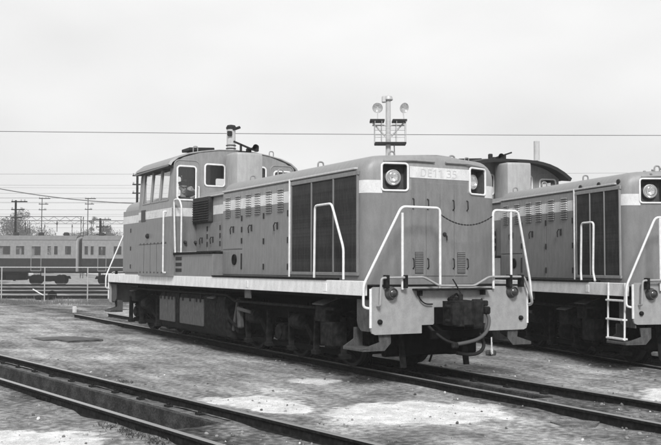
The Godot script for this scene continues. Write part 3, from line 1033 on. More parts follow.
	seat.span(Vector3(-8.53, 1.90, 0.97), Vector3(-8.41, 2.40, 1.07), 0.01)
	part(seat, "driver_seat", M.interior, cab)
	var locker := MB.new()
	locker.span(Vector3(-10.1, 1.90, 0.0), Vector3(-9.85, 3.62, 0.40), 0.02)
	part(locker, "locker", M.interior, cab)

func make_loco(called: String, second: bool) -> Node3D:
	var lo := Node3D.new()
	lo.name = called
	add_child(lo)
	var E := -0.86 if second else 0.0          # front end plate
	var xf := E - 0.30                          # nose
	var R := -12.93                             # rear end
	var W := 1.18
	# deck and sills
	for s in [-1.0, 1.0]:
		var mb := MB.new()
		mb.span(Vector3(R, 1.15, s * 1.33), Vector3(E - 0.15, 1.355, s * 1.395), 0.006)
		var sill := part(mb, "side_sill", M.white_paint, lo)
		var lip := MB.new()
		lip.span(Vector3(-5.72, 1.357, s * 1.15), Vector3(E - 1.2, 1.385, s * 1.415), 0.004)
		part(lip, "running_board", M.dusty_steel, lo)
		var br := MB.new()
		br.span(Vector3(-4.28, 1.00, s * 1.33), Vector3(-4.03, 1.15, s * 1.36), 0.004)
		part(br, "jacking_pad", M.box_steel, sill)
		for x in [-1.25, -4.1, -11.9]:
			var bk := MB.new()
			bk.box(Vector3(x + E, 1.25, s * 1.398), Vector3(0.10, 0.12, 0.008), Basis(), 0.002)
			part(bk, "sill_bracket", M.white_paint, sill)
	var deck := MB.new()
	deck.span(Vector3(R + 0.02, 1.10, -1.33), Vector3(E - 0.02, 1.29, 1.33))
	deck.span(Vector3(R + 0.3, 0.80, -0.5), Vector3(E - 0.3, 1.10, 0.5))
	part(deck, "underframe", M.black_steel, lo)
	# end plates
	for e in 2:
		var x := E if e == 0 else R
		var sg := 1.0 if e == 0 else -1.0
		var o := PackedVector2Array()
		for q in [[1.37, 1.2745, -1, -1], [-1.37, 1.2745, 1, -1], [-1.37, 0.626, 1, 1]]:
			if q[0] > 0 and q[1] > 1: o.append(Vector2(q[0], q[1] - 0.05)); o.append(Vector2(q[0] - 0.015, q[1] - 0.015)); o.append(Vector2(q[0] - 0.05, q[1]))
			elif q[1] > 1: o.append(Vector2(q[0] + 0.05, q[1])); o.append(Vector2(q[0] + 0.015, q[1] - 0.015)); o.append(Vector2(q[0], q[1] - 0.05))
			else:
				o.append(Vector2(q[0], q[1] + 0.07)); o.append(Vector2(q[0] + 0.02, q[1] + 0.02)); o.append(Vector2(q[0] + 0.07, q[1]))
		for q in [[-0.58, 0.626], [-0.58, 0.74], [-0.36, 0.74], [-0.36, 0.985], [0.33, 0.985], [0.33, 0.74], [0.54, 0.74], [0.54, 0.626], [1.30, 0.626], [1.35, 0.646], [1.37, 0.696]]:
			o.append(Vector2(q[0], q[1]))
		var mb := MB.new()
		mb.extrude(o, Transform3D(Basis(Vector3(0, 0, 1), Vector3.UP, Vector3(-1, 0, 0)), Vector3(x + (0.012 if e == 0 else 0.02), 0, 0)), 0.03)
		var pl := part(mb, "end_plate", M.plate_paint, lo)
		for s in [-1.0, 1.0]:
			var rim := MB.new()
			rim.tube([Vector3(x + sg * 0.004, 1.25, s * 1.372), Vector3(x + sg * 0.004, 0.72, s * 1.372)], 0.02, 8)
			part(rim, "plate_edge", M.rail_white, pl)
		var cp := MB.new()
		cp.span(Vector3(x - sg * 0.75, 1.275, -1.33), Vector3(x - sg * 0.02, 1.295, 1.33), 0.004)
		part(cp, "end_deck", M.dusty_steel, lo)
		var lg := MB.new()
		lg.span(Vector3(x, 1.225, -0.60), Vector3(x + sg * 0.16, 1.25, 0.70), 0.006)
		for z in [-0.5, 0.6]:
			lg.span(Vector3(x + sg * 0.01, 1.15, z - 0.02), Vector3(x + sg * 0.10, 1.225, z + 0.02), 0.004)
		part(lg, "foot_board", M.dusty_steel, lo)
		for s in [-1.0, 1.0]:
			# marker lamp
			var lamp := group_part("marker_lamp", lo)
			var t := Transform3D(Basis(Vector3.BACK, -sg * PI / 2), Vector3(x + sg * 0.01, 1.19, s * 1.06))
			var hs := MB.new()
			hs.lathe([Vector2(0.0943, 0.0000), Vector2(0.0943, 0.0225), Vector2(0.0820, 0.0450), Vector2(0.0738, 0.0900), Vector2(0.0640, 0.0938), Vector2(0.0590, 0.0788)], t, 20)
			part(hs, "lamp_housing", M.box_steel, lamp)
			var ln := MB.new()
			ln.lathe([Vector2(0.0615, 0.0750), Vector2(0.0492, 0.0938), Vector2(0.0246, 0.1050), Vector2(0.0008, 0.1087)], t, 20, 60.0)
			part(ln, "lamp_lens", M.tail_lens, lamp)
			var fl := MB.new()
			fl.lathe([Vector2(0.035, 0), Vector2(0.035, 0.03), Vector2(0.02, 0.05), Vector2(0.0, 0.05)], Transform3D(Basis(Vector3.BACK, -sg * PI / 2), Vector3(x + sg * 0.01, 0.80, s * 1.235)), 12)
			part(fl, "hose_hook", M.dusty_steel, pl)
			# side skirt with the bent step below it
			var sk := MB.new()
			sk.extrude(PackedVector2Array([Vector2(-0.45, 1.15), Vector2(-0.02, 1.15), Vector2(-0.02, 0.66), Vector2(-0.33, 0.66), Vector2(-0.42, 0.72), Vector2(-0.45, 0.80)]), Transform3D(Basis(Vector3(sg, 0, 0), Vector3.UP, Vector3(0, 0, sg)), Vector3(x, 0, s * 1.30)), 0.02)
			part(sk, "side_skirt", M.box_steel, lo)  # lower body paint in shade; the shade is put in as a darker colour
			var stp := group_part("step", lo)
			var tr := MB.new()
			tr.box(Vector3(x - sg * 0.30, 0.43, s * 1.32), Vector3(0.52, 0.022, 0.30), Basis(), 0.006)
			tr.span(Vector3(x - sg * 0.56, 0.40, s * 1.46), Vector3(x - sg * 0.04, 0.432, s * 1.475), 0.003)
			part(tr, "tread", M.box_steel, stp)
			var bk := MB.new()
			bk.extrude(PackedVector2Array([Vector2(1.02, 0.66), Vector2(1.22, 0.66), Vector2(1.20, 0.52), Vector2(1.47, 0.44), Vector2(1.47, 0.40), Vector2(1.12, 0.40), Vector2(1.02, 0.50)]), Transform3D(Basis(Vector3(0, 0, s), Vector3.UP, Vector3(-s, 0, 0)), Vector3(x - sg * 0.04, 0, 0)), 0.02)
			part(bk, "step_bracket", M.box_steel, stp)
			bk = MB.new()
			bk.extrude(PackedVector2Array([Vector2(1.16, 0.70), Vector2(1.30, 0.70), Vector2(1.30, 0.54), Vector2(1.47, 0.44), Vector2(1.47, 0.40), Vector2(1.16, 0.40)]), Transform3D(Basis(Vector3(0, 0, s), Vector3.UP, Vector3(-s, 0, 0)), Vector3(x - sg * 0.56, 0, 0)), 0.02)
			part(bk, "step_bracket", M.box_steel, stp)
			# rail guard in front of the wheel
			var gd := MB.new()
			gd.bar(Vector3(x - sg * 0.55, 0.85, s * 0.56), Vector3(x - sg * 0.42, 0.10, s * 0.56), 0.10, 0.03, 0.006)
			part(gd, "rail_guard", M.dusty_steel, lo)
		var gb := MB.new()
		gb.span(Vector3(x - sg * 0.62, 0.26, -0.82), Vector3(x - sg * 0.50, 0.62, 0.82), 0.02)
		gb.span(Vector3(x - sg * 0.5, 0.62, -0.30), Vector3(x - sg * 0.1, 0.74, 0.30), 0.02)
		for z in [-0.7, 0.7]:
			gb.bar(Vector3(x - sg * 0.56, 0.6, z), Vector3(x - sg * 0.56, 1.1, z), 0.12, 0.10, 0.01)
		part(gb, "added_dark_beam", M.black_steel, lo)  # added black beam, put in to darken the gap under the end plate
		# coupler
		pl.position.y = 0.09 if second and e == 0 else 0.0
		var cup := group_part("coupler", lo)
		var xc := x - sg * 0.27
		var sh := MB.new()
		sh.span(Vector3(x - sg * 0.4, 0.76, -0.11), Vector3(x + sg * 0.05, 0.98, 0.11), 0.03)
		sh.span(Vector3(x - sg * 0.05, 0.985, -0.34), Vector3(x + sg * 0.02, 0.74, 0.31), 0.01)
		part(sh, "shank", M.black_steel, cup)
		var hd := MB.new()
		var ho := PackedVector2Array()
		for q in [[0.22, 0.17], [0.42, 0.21], [0.60, 0.20], [0.66, 0.14], [0.64, 0.07], [0.54, 0.05], [0.50, -0.02], [0.56, -0.07], [0.68, -0.10], [0.70, -0.20], [0.60, -0.25], [0.42, -0.21], [0.24, -0.14]]:
			ho.append(Vector2(q[0], q[1]))
		hd.extrude(ho, Transform3D(Basis(Vector3(sg, 0, 0), Vector3(0, 0, sg), Vector3(0, -1, 0)), Vector3(xc, 1.07, 0)), 0.34)
		hd.lathe([Vector2(0.0, -0.175), Vector2(0.18, -0.175), Vector2(0.205, -0.15), Vector2(0.205, 0.14), Vector2(0.19, 0.175), Vector2(0.06, 0.19), Vector2(0.0, 0.19)], Transform3D(Basis(), Vector3(xc + sg * 0.46, 0.90, -0.03 * sg)), 12, 25.0)
		part(hd, "coupler_head", M.coupler_steel, cup)
		var kn := MB.new()
		kn.lathe([Vector2(0.0, -0.2), Vector2(0.07, -0.2), Vector2(0.09, -0.17), Vector2(0.09, 0.17), Vector2(0.07, 0.2), Vector2(0.0, 0.2)], Transform3D(Basis(), Vector3(xc + sg * 0.62, 0.90, -sg * 0.17)), 16)
		kn.lathe([Vector2(0.035, 0.15), Vector2(0.035, 0.26), Vector2(0.02, 0.28), Vector2(0.0, 0.28)], Transform3D(Basis(), Vector3(xc + sg * 0.46, 0.90, 0.0)), 12)
		part(kn, "knuckle", M.coupler_steel, cup)
		var ja := MB.new()
		ja.lathe([Vector2(0.0, -0.15), Vector2(0.07, -0.15), Vector2(0.085, -0.11), Vector2(0.075, 0.0), Vector2(0.085, 0.11), Vector2(0.07, 0.15), Vector2(0.0, 0.15)], Transform3D(Basis(), Vector3(xc + sg * 0.58, 0.90, 0.17 * sg)), 10, 25.0)
		for y in [0.80, 1.0]:
			ja.box(Vector3(xc + sg * 0.50, y, 0.19 * sg), Vector3(0.20, 0.05, 0.07), Basis(Vector3.UP, 0.3), 0.015)
		ja.box(Vector3(xc + sg * 0.34, 1.09, 0.02), Vector3(0.2, 0.06, 0.16), Basis(), 0.02)
		ja.tube([Vector3(xc + sg * 0.34, 1.10, -0.10), Vector3(xc + sg * 0.34, 1.17, -0.02), Vector3(xc + sg * 0.34, 1.12, 0.08)], 0.016, 6)
		part(ja, "guard_arm", M.coupler_steel, cup)
		var cr := MB.new()
		cr.bar(Vector3(x + sg * 0.06, 0.60, -0.42), Vector3(x + sg * 0.06, 0.60, 0.42), 0.07, 0.12, 0.01)
		cr.bar(Vector3(x + sg * 0.05, 0.74, 0.36), Vector3(x + sg * 0.08, 0.55, 0.12), 0.05, 0.04)
		part(cr, "carrier_iron", M.black_steel, cup)
		pipe(cup, "lift_chain", [Vector3(xc + sg * 0.46, 1.18, 0.0), Vector3(xc + sg * 0.42, 1.28, 0.03), Vector3(xc + sg * 0.36, 1.38, 0.06)], 0.010, M.dusty_steel)
		# brake hoses
		var hose := group_part("brake_hose", lo)
		hose_line(hose, "air_hose", [Vector3(x + sg * 0.10, 0.92, -0.51), Vector3(x + sg * 0.17, 0.80, -0.52), Vector3(x + sg * 0.24, 0.64, -0.42), Vector3(x + sg * 0.28, 0.54, -0.24), Vector3(x + sg * 0.30, 0.50, -0.04), Vector3(x + sg * 0.30, 0.48, 0.14)], 0.027, M.hose_rubber)
		hose_line(hose, "air_hose", [Vector3(x - sg * 0.05, 0.66, -0.40), Vector3(x + sg * 0.06, 0.56, -0.46), Vector3(x + sg * 0.12, 0.42, -0.46), Vector3(x + sg * 0.14, 0.33, -0.36), Vector3(x + sg * 0.14, 0.31, -0.18), Vector3(x + sg * 0.12, 0.34, 0.02)], 0.026, M.rubber)
		hose_line(hose, "air_hose", [Vector3(x - sg * 0.02, 0.72, 0.40), Vector3(x + sg * 0.08, 0.62, 0.34), Vector3(x + sg * 0.16, 0.52, 0.22), Vector3(x + sg * 0.22, 0.47, 0.06)], 0.020, M.rubber)
		var vl := MB.new()
		vl.box(Vector3(x + sg * 0.10, 1.03, -0.50), Vector3(0.09, 0.08, 0.08), Basis(), 0.015)
		vl.box(Vector3(x + sg * 0.12, 0.93, -0.51), Vector3(0.11, 0.11, 0.10), Basis(), 0.02)
		vl.tube([Vector3(x + sg * 0.10, 1.03, -0.46), Vector3(x + sg * 0.13, 1.09, -0.42), Vector3(x + sg * 0.16, 1.05, -0.36)], 0.015, 6)
		part(vl, "angle_cock", M.coupler_steel, hose)
		var gh := MB.new()
		gh.box(Vector3(x + sg * 0.30, 0.46, 0.18), Vector3(0.06, 0.08, 0.11), Basis(), 0.02)
		part(gh, "hose_coupling", M.coupler_steel, hose)
		# uncoupling bar across the plate and its end loops
		var cb := [Vector3(x + sg * 0.03, 1.02, 1.28), Vector3(x + sg * 0.10, 1.02, 1.28), Vector3(x + sg * 0.10, 1.40, 1.26), Vector3(x + sg * 0.10, 1.41, 0.56), Vector3(x + sg * 0.12, 1.29, 0.32), Vector3(x + sg * 0.12, 1.285, -0.30), Vector3(x + sg * 0.10, 1.41, -0.58), Vector3(x + sg * 0.10, 1.41, -1.24), Vector3(x + sg * 0.10, 1.02, -1.40), Vector3(x + sg * 0.03, 1.0, -1.38)]
		pipe(lo, "uncoupling_bar", cb, 0.017, M.plate_paint, 0.05)
		var bks := MB.new()
		for z in [1.16, 0.86, -0.98, -1.2]:
			bks.span(Vector3(x + sg * 0.02, 1.26, z - 0.025), Vector3(x + sg * 0.12, 1.44, z + 0.025), 0.006)
		part(bks, "bar_bracket", M.dusty_steel, lo)
		pipe(lo, "plate_pipe", [Vector3(x + sg * 0.02, 1.22, 0.62), Vector3(x + sg * 0.05, 1.10, 0.60), Vector3(x + sg * 0.05, 1.03, 0.50), Vector3(x + sg * 0.05, 1.03, 0.38)], 0.010, M.dusty_steel)
		# hand rails
		if e == 0 and not second:
			pipe(lo, "end_hand_rail", [Vector3(x + 0.05, 1.24, 0.885), Vector3(x + 0.05, 2.30, 0.885)], 0.019)
			pipe(lo, "end_hand_rail", [Vector3(x + 0.05, 1.22, 0.25), Vector3(x + 0.05, 2.385, 0.25), Vector3(x + 0.05, 2.385, 0.90), Vector3(x - 0.04, 1.30, 1.46), Vector3(x - 0.04, 1.0, 1.46), Vector3(x - 0.02, 0.98, 1.36)], 0.019)
			pipe(lo, "end_hand_rail", [Vector3(x + 0.05, 1.24, -0.70), Vector3(x + 0.05, 2.385, -0.70), Vector3(x + 0.05, 2.385, -1.17), Vector3(x + 0.04, 1.36, -1.40), Vector3(x + 0.04, 1.0, -1.44), Vector3(x - 0.01, 0.98, -1.36)], 0.019)
			pipe(lo, "end_hand_rail", [Vector3(x + 0.05, 1.24, -1.035), Vector3(x + 0.05, 2.37, -1.035)], 0.019)
			var ch: Array = []
			for k in 13:
				var f := k / 12.0
				ch.append(Vector3(x + 0.05, 2.30 - 0.145 * (1.0 - pow(2.0 * f - 1.0, 2.0)), lerpf(0.25, -0.70, f)))
			var cm := MB.new()
			for k in 12:
				for h in 3:
					var a: Vector3 = ch[k].lerp(ch[k + 1], h / 3.0)
					var b: Vector3 = ch[k].lerp(ch[k + 1], (h + 1) / 3.0)
					cm.bar(a, b + (b - a) * 0.2, 0.020 if (k * 3 + h) % 2 else 0.007, 0.007 if (k * 3 + h) % 2 else 0.020, 0.002)
			part(cm, "safety_chain", M.dark_trim, lo)
		else:
			for s in [-1.0, 1.0]:
				pipe(lo, "end_hand_rail", [Vector3(x + sg * 0.05, 1.24, s * 0.32), Vector3(x + sg * 0.05, 2.385, s * 0.32), Vector3(x + sg * 0.05, 2.385, s * 0.98), Vector3(x - sg * 0.04, 1.30, s * 1.46), Vector3(x - sg * 0.04, 1.0, s * 1.46), Vector3(x - sg * 0.02, 0.98, s * 1.36)], 0.019)
				pipe(lo, "end_hand_rail", [Vector3(x + sg * 0.05, 1.24, s * 0.90), Vector3(x + sg * 0.05, 2.37, s * 0.90)], 0.019)
	# long hood
	hood(lo, -5.73, xf, W, false)
	for s in [-1.0, 1.0]:
		var z: float = s * W
		var doors := [[-5.70, -4.78], [-4.78, -3.83], [-3.83, -2.88]]
		for k in 3:
			var d: Array = doors[k]
			var lx: Array = [[-5.445, -4.97], [-4.49, -4.10], [-3.63, -3.17]][k]
			side_door(lo, d[0], d[1], 1.87 if k == 0 else 1.40, 2.93, z, lx, Vector2((d[0] + d[1]) * 0.5 + (0.06 if k != 1 else -0.05), 2.24), d[1] - 0.015)
		side_door(lo, -5.70, -4.78, 1.40, 1.86, z, [], Vector2.ZERO, -4.80)
		var cap := MB.new()
		cap.lathe([Vector2(0.10, 0.0), Vector2(0.10, 0.02), Vector2(0.085, 0.025), Vector2(0.08, 0.012), Vector2(0.0, 0.012)], Transform3D(Basis(Vector3.RIGHT, s * PI / 2), Vector3(-5.12, 1.68, z + s * 0.016)), 18)
		part(cap, "filler_cap", M.dusty_steel, lo)
		var ra := -2.76
		var rb := -1.45 if second else -0.65
		# radiator: framed grilles of upright fins
		var rg := group_part("radiator", lo)
		var fr := MB.new()
		fr.span(Vector3(ra - 0.03, 2.87, z - s * 0.005), Vector3(rb + 0.03, 2.93, z + s * 0.03), 0.005)
		fr.span(Vector3(ra - 0.03, 1.42, z - s * 0.005), Vector3(rb + 0.03, 1.47, z + s * 0.03), 0.005)
		for k in 4:
			var x := lerpf(ra, rb, k / 3.0)
			fr.span(Vector3(x - 0.014, 1.47, z - s * 0.005), Vector3(x + 0.014, 2.87, z + s * 0.03), 0.004)
		part(fr, "radiator_frame", M.upper_paint if second else M.lower_paint, rg)
		for k in 3:
			var x0 := lerpf(ra, rb, k / 3.0) + 0.015
			var x1 := lerpf(ra, rb, (k + 1) / 3.0) - 0.015
			var gp := MB.new()
			gp.span(Vector3(x0, 1.472, z - s * 0.004), Vector3(x1, 2.868, z + s * 0.006))
			var nf := 22
			for q in nf:
				var x := lerpf(x0, x1, (q + 0.5) / nf)
				gp.span(Vector3(x - 0.006, 1.475, z + s * 0.004), Vector3(x + 0.004, 2.865, z + s * 0.02))
			part(gp, "grille", M.radiator, rg)
		if second:
			for k in 3:
				var dt := MB.new()
				dt.lathe([Vector2(0.045, 0), Vector2(0.04, 0.02), Vector2(0, 0.024)], Transform3D(Basis(Vector3.RIGHT, s * PI / 2), Vector3(lerpf(ra, rb, 0.06 + k * 0.44), 3.0, s * 1.155)), 12)
				part(dt, "round_vent", M.dark_trim, lo)
		pipe(lo, "corner_post", [Vector3(-2.83, 1.39, z + s * 0.018), Vector3(-2.83, 2.98, z + s * 0.018)], 0.02, M.rail_white)
		var gt := MB.new()
		gt.span(Vector3(-5.73, 2.955, z - s * 0.03), Vector3(xf - 0.4, 2.985, z + s * 0.03), 0.006)
		part(gt, "roof_gutter", M.gutter_paint, lo)
		var bt := MB.new()
		for k in 9:
			bt.box(Vector3(xf - 0.36, 1.55 + k * 0.165, z + s * 0.004), Vector3(0.03, 0.035, 0.016), Basis(), 0.006)
		part(bt, "corner_bolts", M.dark_trim, lo)
		if not second:
			pipe(lo, "side_hand_rail", [Vector3(-1.66, 1.38, s * 1.36), Vector3(-1.64, 2.475, s * 1.36), Vector3(-1.12, 2.48, s * 1.36), Vector3(-0.765, 1.82, s * 1.36), Vector3(-0.763, 1.37, s * 1.36)], 0.019)
		else:
			pipe(lo, "side_hand_rail", [Vector3(-2.32, 1.38, s * 1.38), Vector3(-2.40, 1.52, s * 1.34), Vector3(-2.40, 2.36, s * 1.32), Vector3(-2.02, 2.36, s * 1.32), Vector3(-2.02, 1.52, s * 1.34), Vector3(-1.90, 1.38, s * 1.38)], 0.019)
			var ld := group_part("ladder", lo)
			for x in [E - 0.62, E - 0.16]:
				pipe(ld, "ladder_upright", [Vector3(x, 1.36, s * 1.40), Vector3(x, 0.46, s * 1.42)], 0.016)
			for y in [1.08, 0.78, 0.48]:
				var rg2 := MB.new()
				rg2.box(Vector3(E - 0.39, y, s * 1.41), Vector3(0.48, 0.03, 0.09), Basis(), 0.006)
				part(rg2, "rung", M.rail_white, ld)
		# narrow hood by the cab with the raised boarding platform
		var nd := MB.new()
		nd.span(Vector3(-7.89, 2.46, s * 0.9), Vector3(-6.95, 2.99, s * 0.99), 0.01)
		for q in 9:
			nd.box(Vector3(-7.42, 2.51 + q * 0.05, s * 1.0), Vector3(0.86, 0.012, 0.04), Basis(Vector3.RIGHT, s * 0.6))
		part(nd, "air_intake", M.radiator, lo)
		side_door(lo, -7.86, -7.2, 1.86, 2.45, s * 0.9, [], Vector2(-7.5, 2.1), -7.22)
		side_door(lo, -7.2, -6.5, 1.86, 2.45, s * 0.9, [], Vector2(-6.9, 2.1), -6.52)
		stripe_on(s * 0.9, -6.94, -5.73, lo)
		var pf := MB.new()
		pf.span(Vector3(-7.89, Y0 - 0.02, s * 0.9), Vector3(-5.74, 1.80, s * 1.385), 0.008)
		var plat := part(pf, "platform_box", M.lower_paint, lo)
		var pt := MB.new()
		pt.span(Vector3(-7.89, 1.802, s * 0.9), Vector3(-5.72, 1.84, s * 1.42), 0.006)
		part(pt, "platform_tread", M.dusty_steel, plat)
		var sl := MB.new()
		for y in [1.44, 1.56, 1.68]:
			sl.span(Vector3(-7.80, y, s * 1.384), Vector3(-7.45, y + 0.07, s * 1.392))
		part(sl, "step_slot_shade", M.dark_trim, plat)  # dark plates on the box side stand for the shade inside step slots
		pipe(lo, "boarding_rail", [Vector3(-7.80, 1.84, s * 1.40), Vector3(-7.80, 2.95, s * 1.44), Vector3(-7.58, 2.95, s * 1.40), Vector3(-7.50, 2.80, s * 1.38), Vector3(-7.50, 1.84, s * 1.38)], 0.019)
		# short hood: three upright panels a side
		for k in 3:
			side_door(lo, -12.30 + k * 0.7, -11.60 + k * 0.7, 1.40, 2.93, s * 1.18, [], Vector2.ZERO, -11.63 + k * 0.7)
	var nh := MB.new()
	nh.span(Vector3(-7.90, Y0 - 0.05, -0.9), Vector3(-5.70, 2.70, 0.9))
	part(nh, "narrow_hood", M.lower_paint, lo)
	var nr := MB.new()
	var nrr: Array = []
	for x in [-7.9, -5.70]:
		var ring := PackedVector3Array()
		for q in [[0.9, 2.70], [0.9, 2.92], [0.88, 3.0], [0.82, 3.06], [0.72, 3.11], [0.4, 3.16], [0.0, 3.18], [-0.4, 3.16], [-0.72, 3.11], [-0.82, 3.06], [-0.88, 3.0], [-0.9, 2.92], [-0.9, 2.70]]:
			ring.append(Vector3(x, q[1], q[0]))
		nrr.append(ring)
	nr.loft(nrr, false, 40.0)
	part(nr, "narrow_hood_roof", M.upper_paint, lo)
	for s in [-1.0, 1.0]:
		var ng := MB.new()
		ng.span(Vector3(-7.88, 2.975, s * 0.88), Vector3(-5.73, 3.0, s * 0.96), 0.006)
		part(ng, "narrow_gutter", M.gutter_paint, lo)
	# short hood, mirrored nose
	hood_short(lo)
	make_cab(lo)
	if second:                                   # deep dark visor over the front of this cab's roof
		var vo: Array = []
		var vi: Array = []
		for x in [-7.86, -7.42]:
			var a := PackedVector3Array()
			var b := PackedVector3Array()
			for k in 17:
				var f := -1.0 + k / 8.0
				var y := 4.12 - 0.40 * pow(absf(f), 3.2) - (0.05 if x > -7.5 else 0.0)
				a.append(Vector3(x, y, f * 1.5)); b.append(Vector3(x, y - 0.07, f * 1.46))
			vo.append(a); vi.append(b)
		var vs := MB.new()
		vs.loft(vo, false, 40.0); vs.loft(vi, false, 40.0)
		vs.loft([vo[1], vi[1]], false, 40.0)
		vs.loft([vo[0], vi[0]], false, 40.0)
		part(vs, "roof_visor", M.dark_trim, lo)
	# exhaust stack
	var sr: Array = []
	for q in [[2.9, 0.0], [3.90, 0.0], [3.945, 0.02], [3.955, 0.05]]:
		var ring := PackedVector3Array()
		for k in 32:
			var a := TAU * k / 32
			var cx := clampf(cos(a) * 1.5, -1, 1)
			var cz := clampf(sin(a) * 1.5, -1, 1)
			ring.append(Vector3(-7.47 + (cx * 0.22 + cos(a) * 0.14) * (1.0 - q[1]), q[0], (cz * 0.16 + sin(a) * 0.18) * (1.0 - q[1])))
		sr.append(ring)
	var stk := MB.new()
	stk.loft(sr, true, 40.0)
	stk.fan(sr[-1])
	part(stk, "exhaust_casing", M.stack_paint, lo)
	var mouth := MB.new()
	mouth.lathe([Vector2(0.12, 0.0), Vector2(0.12, 0.06), Vector2(0.10, 0.06), Vector2(0.10, 0.0), Vector2(0.0, 0.0)], Transform3D(Basis(), Vector3(-7.47, 3.95, 0)), 16)
	part(mouth, "exhaust_mouth", M.black_steel, lo)
	var horn := group_part("air_horn", lo)
	var hz := 1.0 if second else -1.0
	var hm := MB.new()
	hm.lathe([Vector2(0.02, 0.0), Vector2(0.025, 0.2), Vector2(0.05, 0.33), Vector2(0.075, 0.38)], Transform3D(Basis(Vector3.BACK, -PI / 2), Vector3(-7.85, 4.12, hz * 0.28)), 14)
	hm.box(Vector3(-7.85, 4.10, hz * 0.28), Vector3(0.12, 0.1, 0.1), Basis(), 0.02)
	part(hm, "horn_bell", M.dark_trim, horn)
	var hb := MB.new()
	hb.bar(Vector3(-7.75, 4.26, hz * -0.12), Vector3(-7.75, 4.10, hz * 0.36), 0.04, 0.035)
	hb.bar(Vector3(-7.75, 4.0, hz * 0.05), Vector3(-7.75, 4.2, hz * 0.05), 0.04, 0.04)
	hb.box(Vector3(-7.75, 4.14, hz * 0.42), Vector3(0.09, 0.14, 0.09), Basis(), 0.015)
	part(hb, "horn_bracket", M.dark_trim, horn)
	# roof fittings of the long hood
	for q in [[-0.75, 0.55], [-0.75, -0.55], [-2.5, 0.8], [-3.9, 0.85], [-5.2, 0.8], [-2.5, -0.8], [-5.2, -0.8]]:
		if second: q[0] -= 0.6
		var y := 3.15
		pipe(lo, "lifting_eye", [Vector3(q[0], y, q[1] - 0.05), Vector3(q[0], y + 0.11, q[1] - 0.05), Vector3(q[0], y + 0.11, q[1] + 0.05), Vector3(q[0], y, q[1] + 0.05)], 0.014, M.upper_paint, 0.05)
	var rbolt := MB.new()
	for k in 22:
		for s in [-1.0, 1.0]:
			rbolt.box(Vector3(-5.6 + k * 0.22, 3.17, s * 0.74), Vector3(0.04, 0.03, 0.04), Basis(), 0.008)
	part(rbolt, "roof_bolts", M.upper_paint, lo)
	var hat := MB.new()
	hat.span(Vector3(-5.6, 3.16, -0.5), Vector3(-3.0, 3.24, 0.5), 0.03)
	part(hat, "roof_hatch", M.upper_paint, lo)
	# running gear
	make_bogie(lo, [-5.35, -3.58, -1.82 + E * 0.3])
	make_bogie(lo, [-11.75, -9.65])
	for s in [-1.0, 1.0]:
		for q in [[-11.3, 1.06, 0.26, 0.34], [-6.15, 1.04, 0.30, 0.42], [-1.72 + E, 1.08, 0.32, 0.36], [-3.2, 0.95, 0.3, 0.36]]:
			if q[0] == -3.2 and not second: continue
			sand_box(lo, q[0], s, q[1], q[2], q[3])
		# fuel tank and battery boxes
		var tk := MB.new()
		var tpts := PackedVector2Array([Vector2(0.55, 0.98), Vector2(1.18, 0.98), Vector2(1.20, 0.90), Vector2(1.20, 0.36), Vector2(1.14, 0.24), Vector2(1.0, 0.18), Vector2(0.55, 0.18)])
		tk.extrude(tpts, Transform3D(Basis(Vector3(0, 0, s), Vector3.UP, Vector3(-s, 0, 0)), Vector3(-5.55 if s > 0 else -9.3, 0, 0)), 3.75)
		var tank := part(tk, "fuel_tank", M.dusty_steel, lo)
		for q in [[-9.28, -8.78], [-8.74, -8.32], [-7.96, -7.10], [-7.06, -6.62]]:
			var bx := MB.new()
			bx.span(Vector3(q[0], 0.36, s * 1.19), Vector3(q[1], 0.90, s * 1.235), 0.012)
			var bp := part(bx, "tank_cover", M.box_steel, tank)
			var hg := MB.new()
			for k in 2: hg.box(Vector3(lerpf(q[0], q[1], 0.25 + 0.5 * k), 0.88, s * 1.245), Vector3(0.05, 0.08, 0.02), Basis(), 0.004)
			part(hg, "hinge", M.dusty_steel, bp)
		for x in [-9.0, -8.1, -6.8, -6.0]:
			var hgr := MB.new()
			hgr.span(Vector3(x - 0.04, 0.85, s * 1.10), Vector3(x + 0.04, 1.15, s * 1.22), 0.01)
			part(hgr, "tank_hanger", M.dusty_steel, tank)
		pipe(lo, "frame_pipe", [Vector3(-11.5, 1.02, s * 1.2), Vector3(-5.4, 1.02, s * 1.22), Vector3(-5.1, 0.92, s * 1.2), Vector3(-1.3 + E, 0.92, s * 1.2)], 0.025, M.dusty_steel)
		var lv := MB.new()
		lv.bar(Vector3(-5.5, 0.35, s * 1.05), Vector3(-5.2, 0.95, s * 1.08), 0.05, 0.07, 0.01)
		lv.bar(Vector3(-5.05, 0.78, s * 1.16), Vector3(-4.45, 0.74, s * 1.16), 0.04, 0.06, 0.01)
		lv.box(Vector3(-5.05, 0.62, s * 1.1), Vector3(0.12, 0.4, 0.1), Basis(Vector3.BACK, 0.15), 0.02)
		part(lv, "yaw_damper", M.box_steel, lo)
		pipe(lo, "hanging_hose", [Vector3(-5.6, 1.05, s * 1.15), Vector3(-5.55, 0.6, s * 1.15), Vector3(-5.3, 0.4, s * 1.05), Vector3(-5.0, 0.5, s * 0.98)], 0.03, M.dusty_steel, 0.2)
		var bin := MB.new()
		bin.span(Vector3(-1.72 + E, 0.36, s * 1.02), Vector3(-1.36 + E, 0.72, s * 1.22), 0.012)
		part(bin, "equipment_box", M.dusty_steel, lo)
	if not second:
		text_on(lo, "DE11 35", Transform3D(Basis(Vector3(0, 0, -1), Vector3.UP, Vector3.RIGHT), Vector3(xf + 0.007, 2.918, 0.02)), 0.115, 0.64, M.number_metal)
	return lo

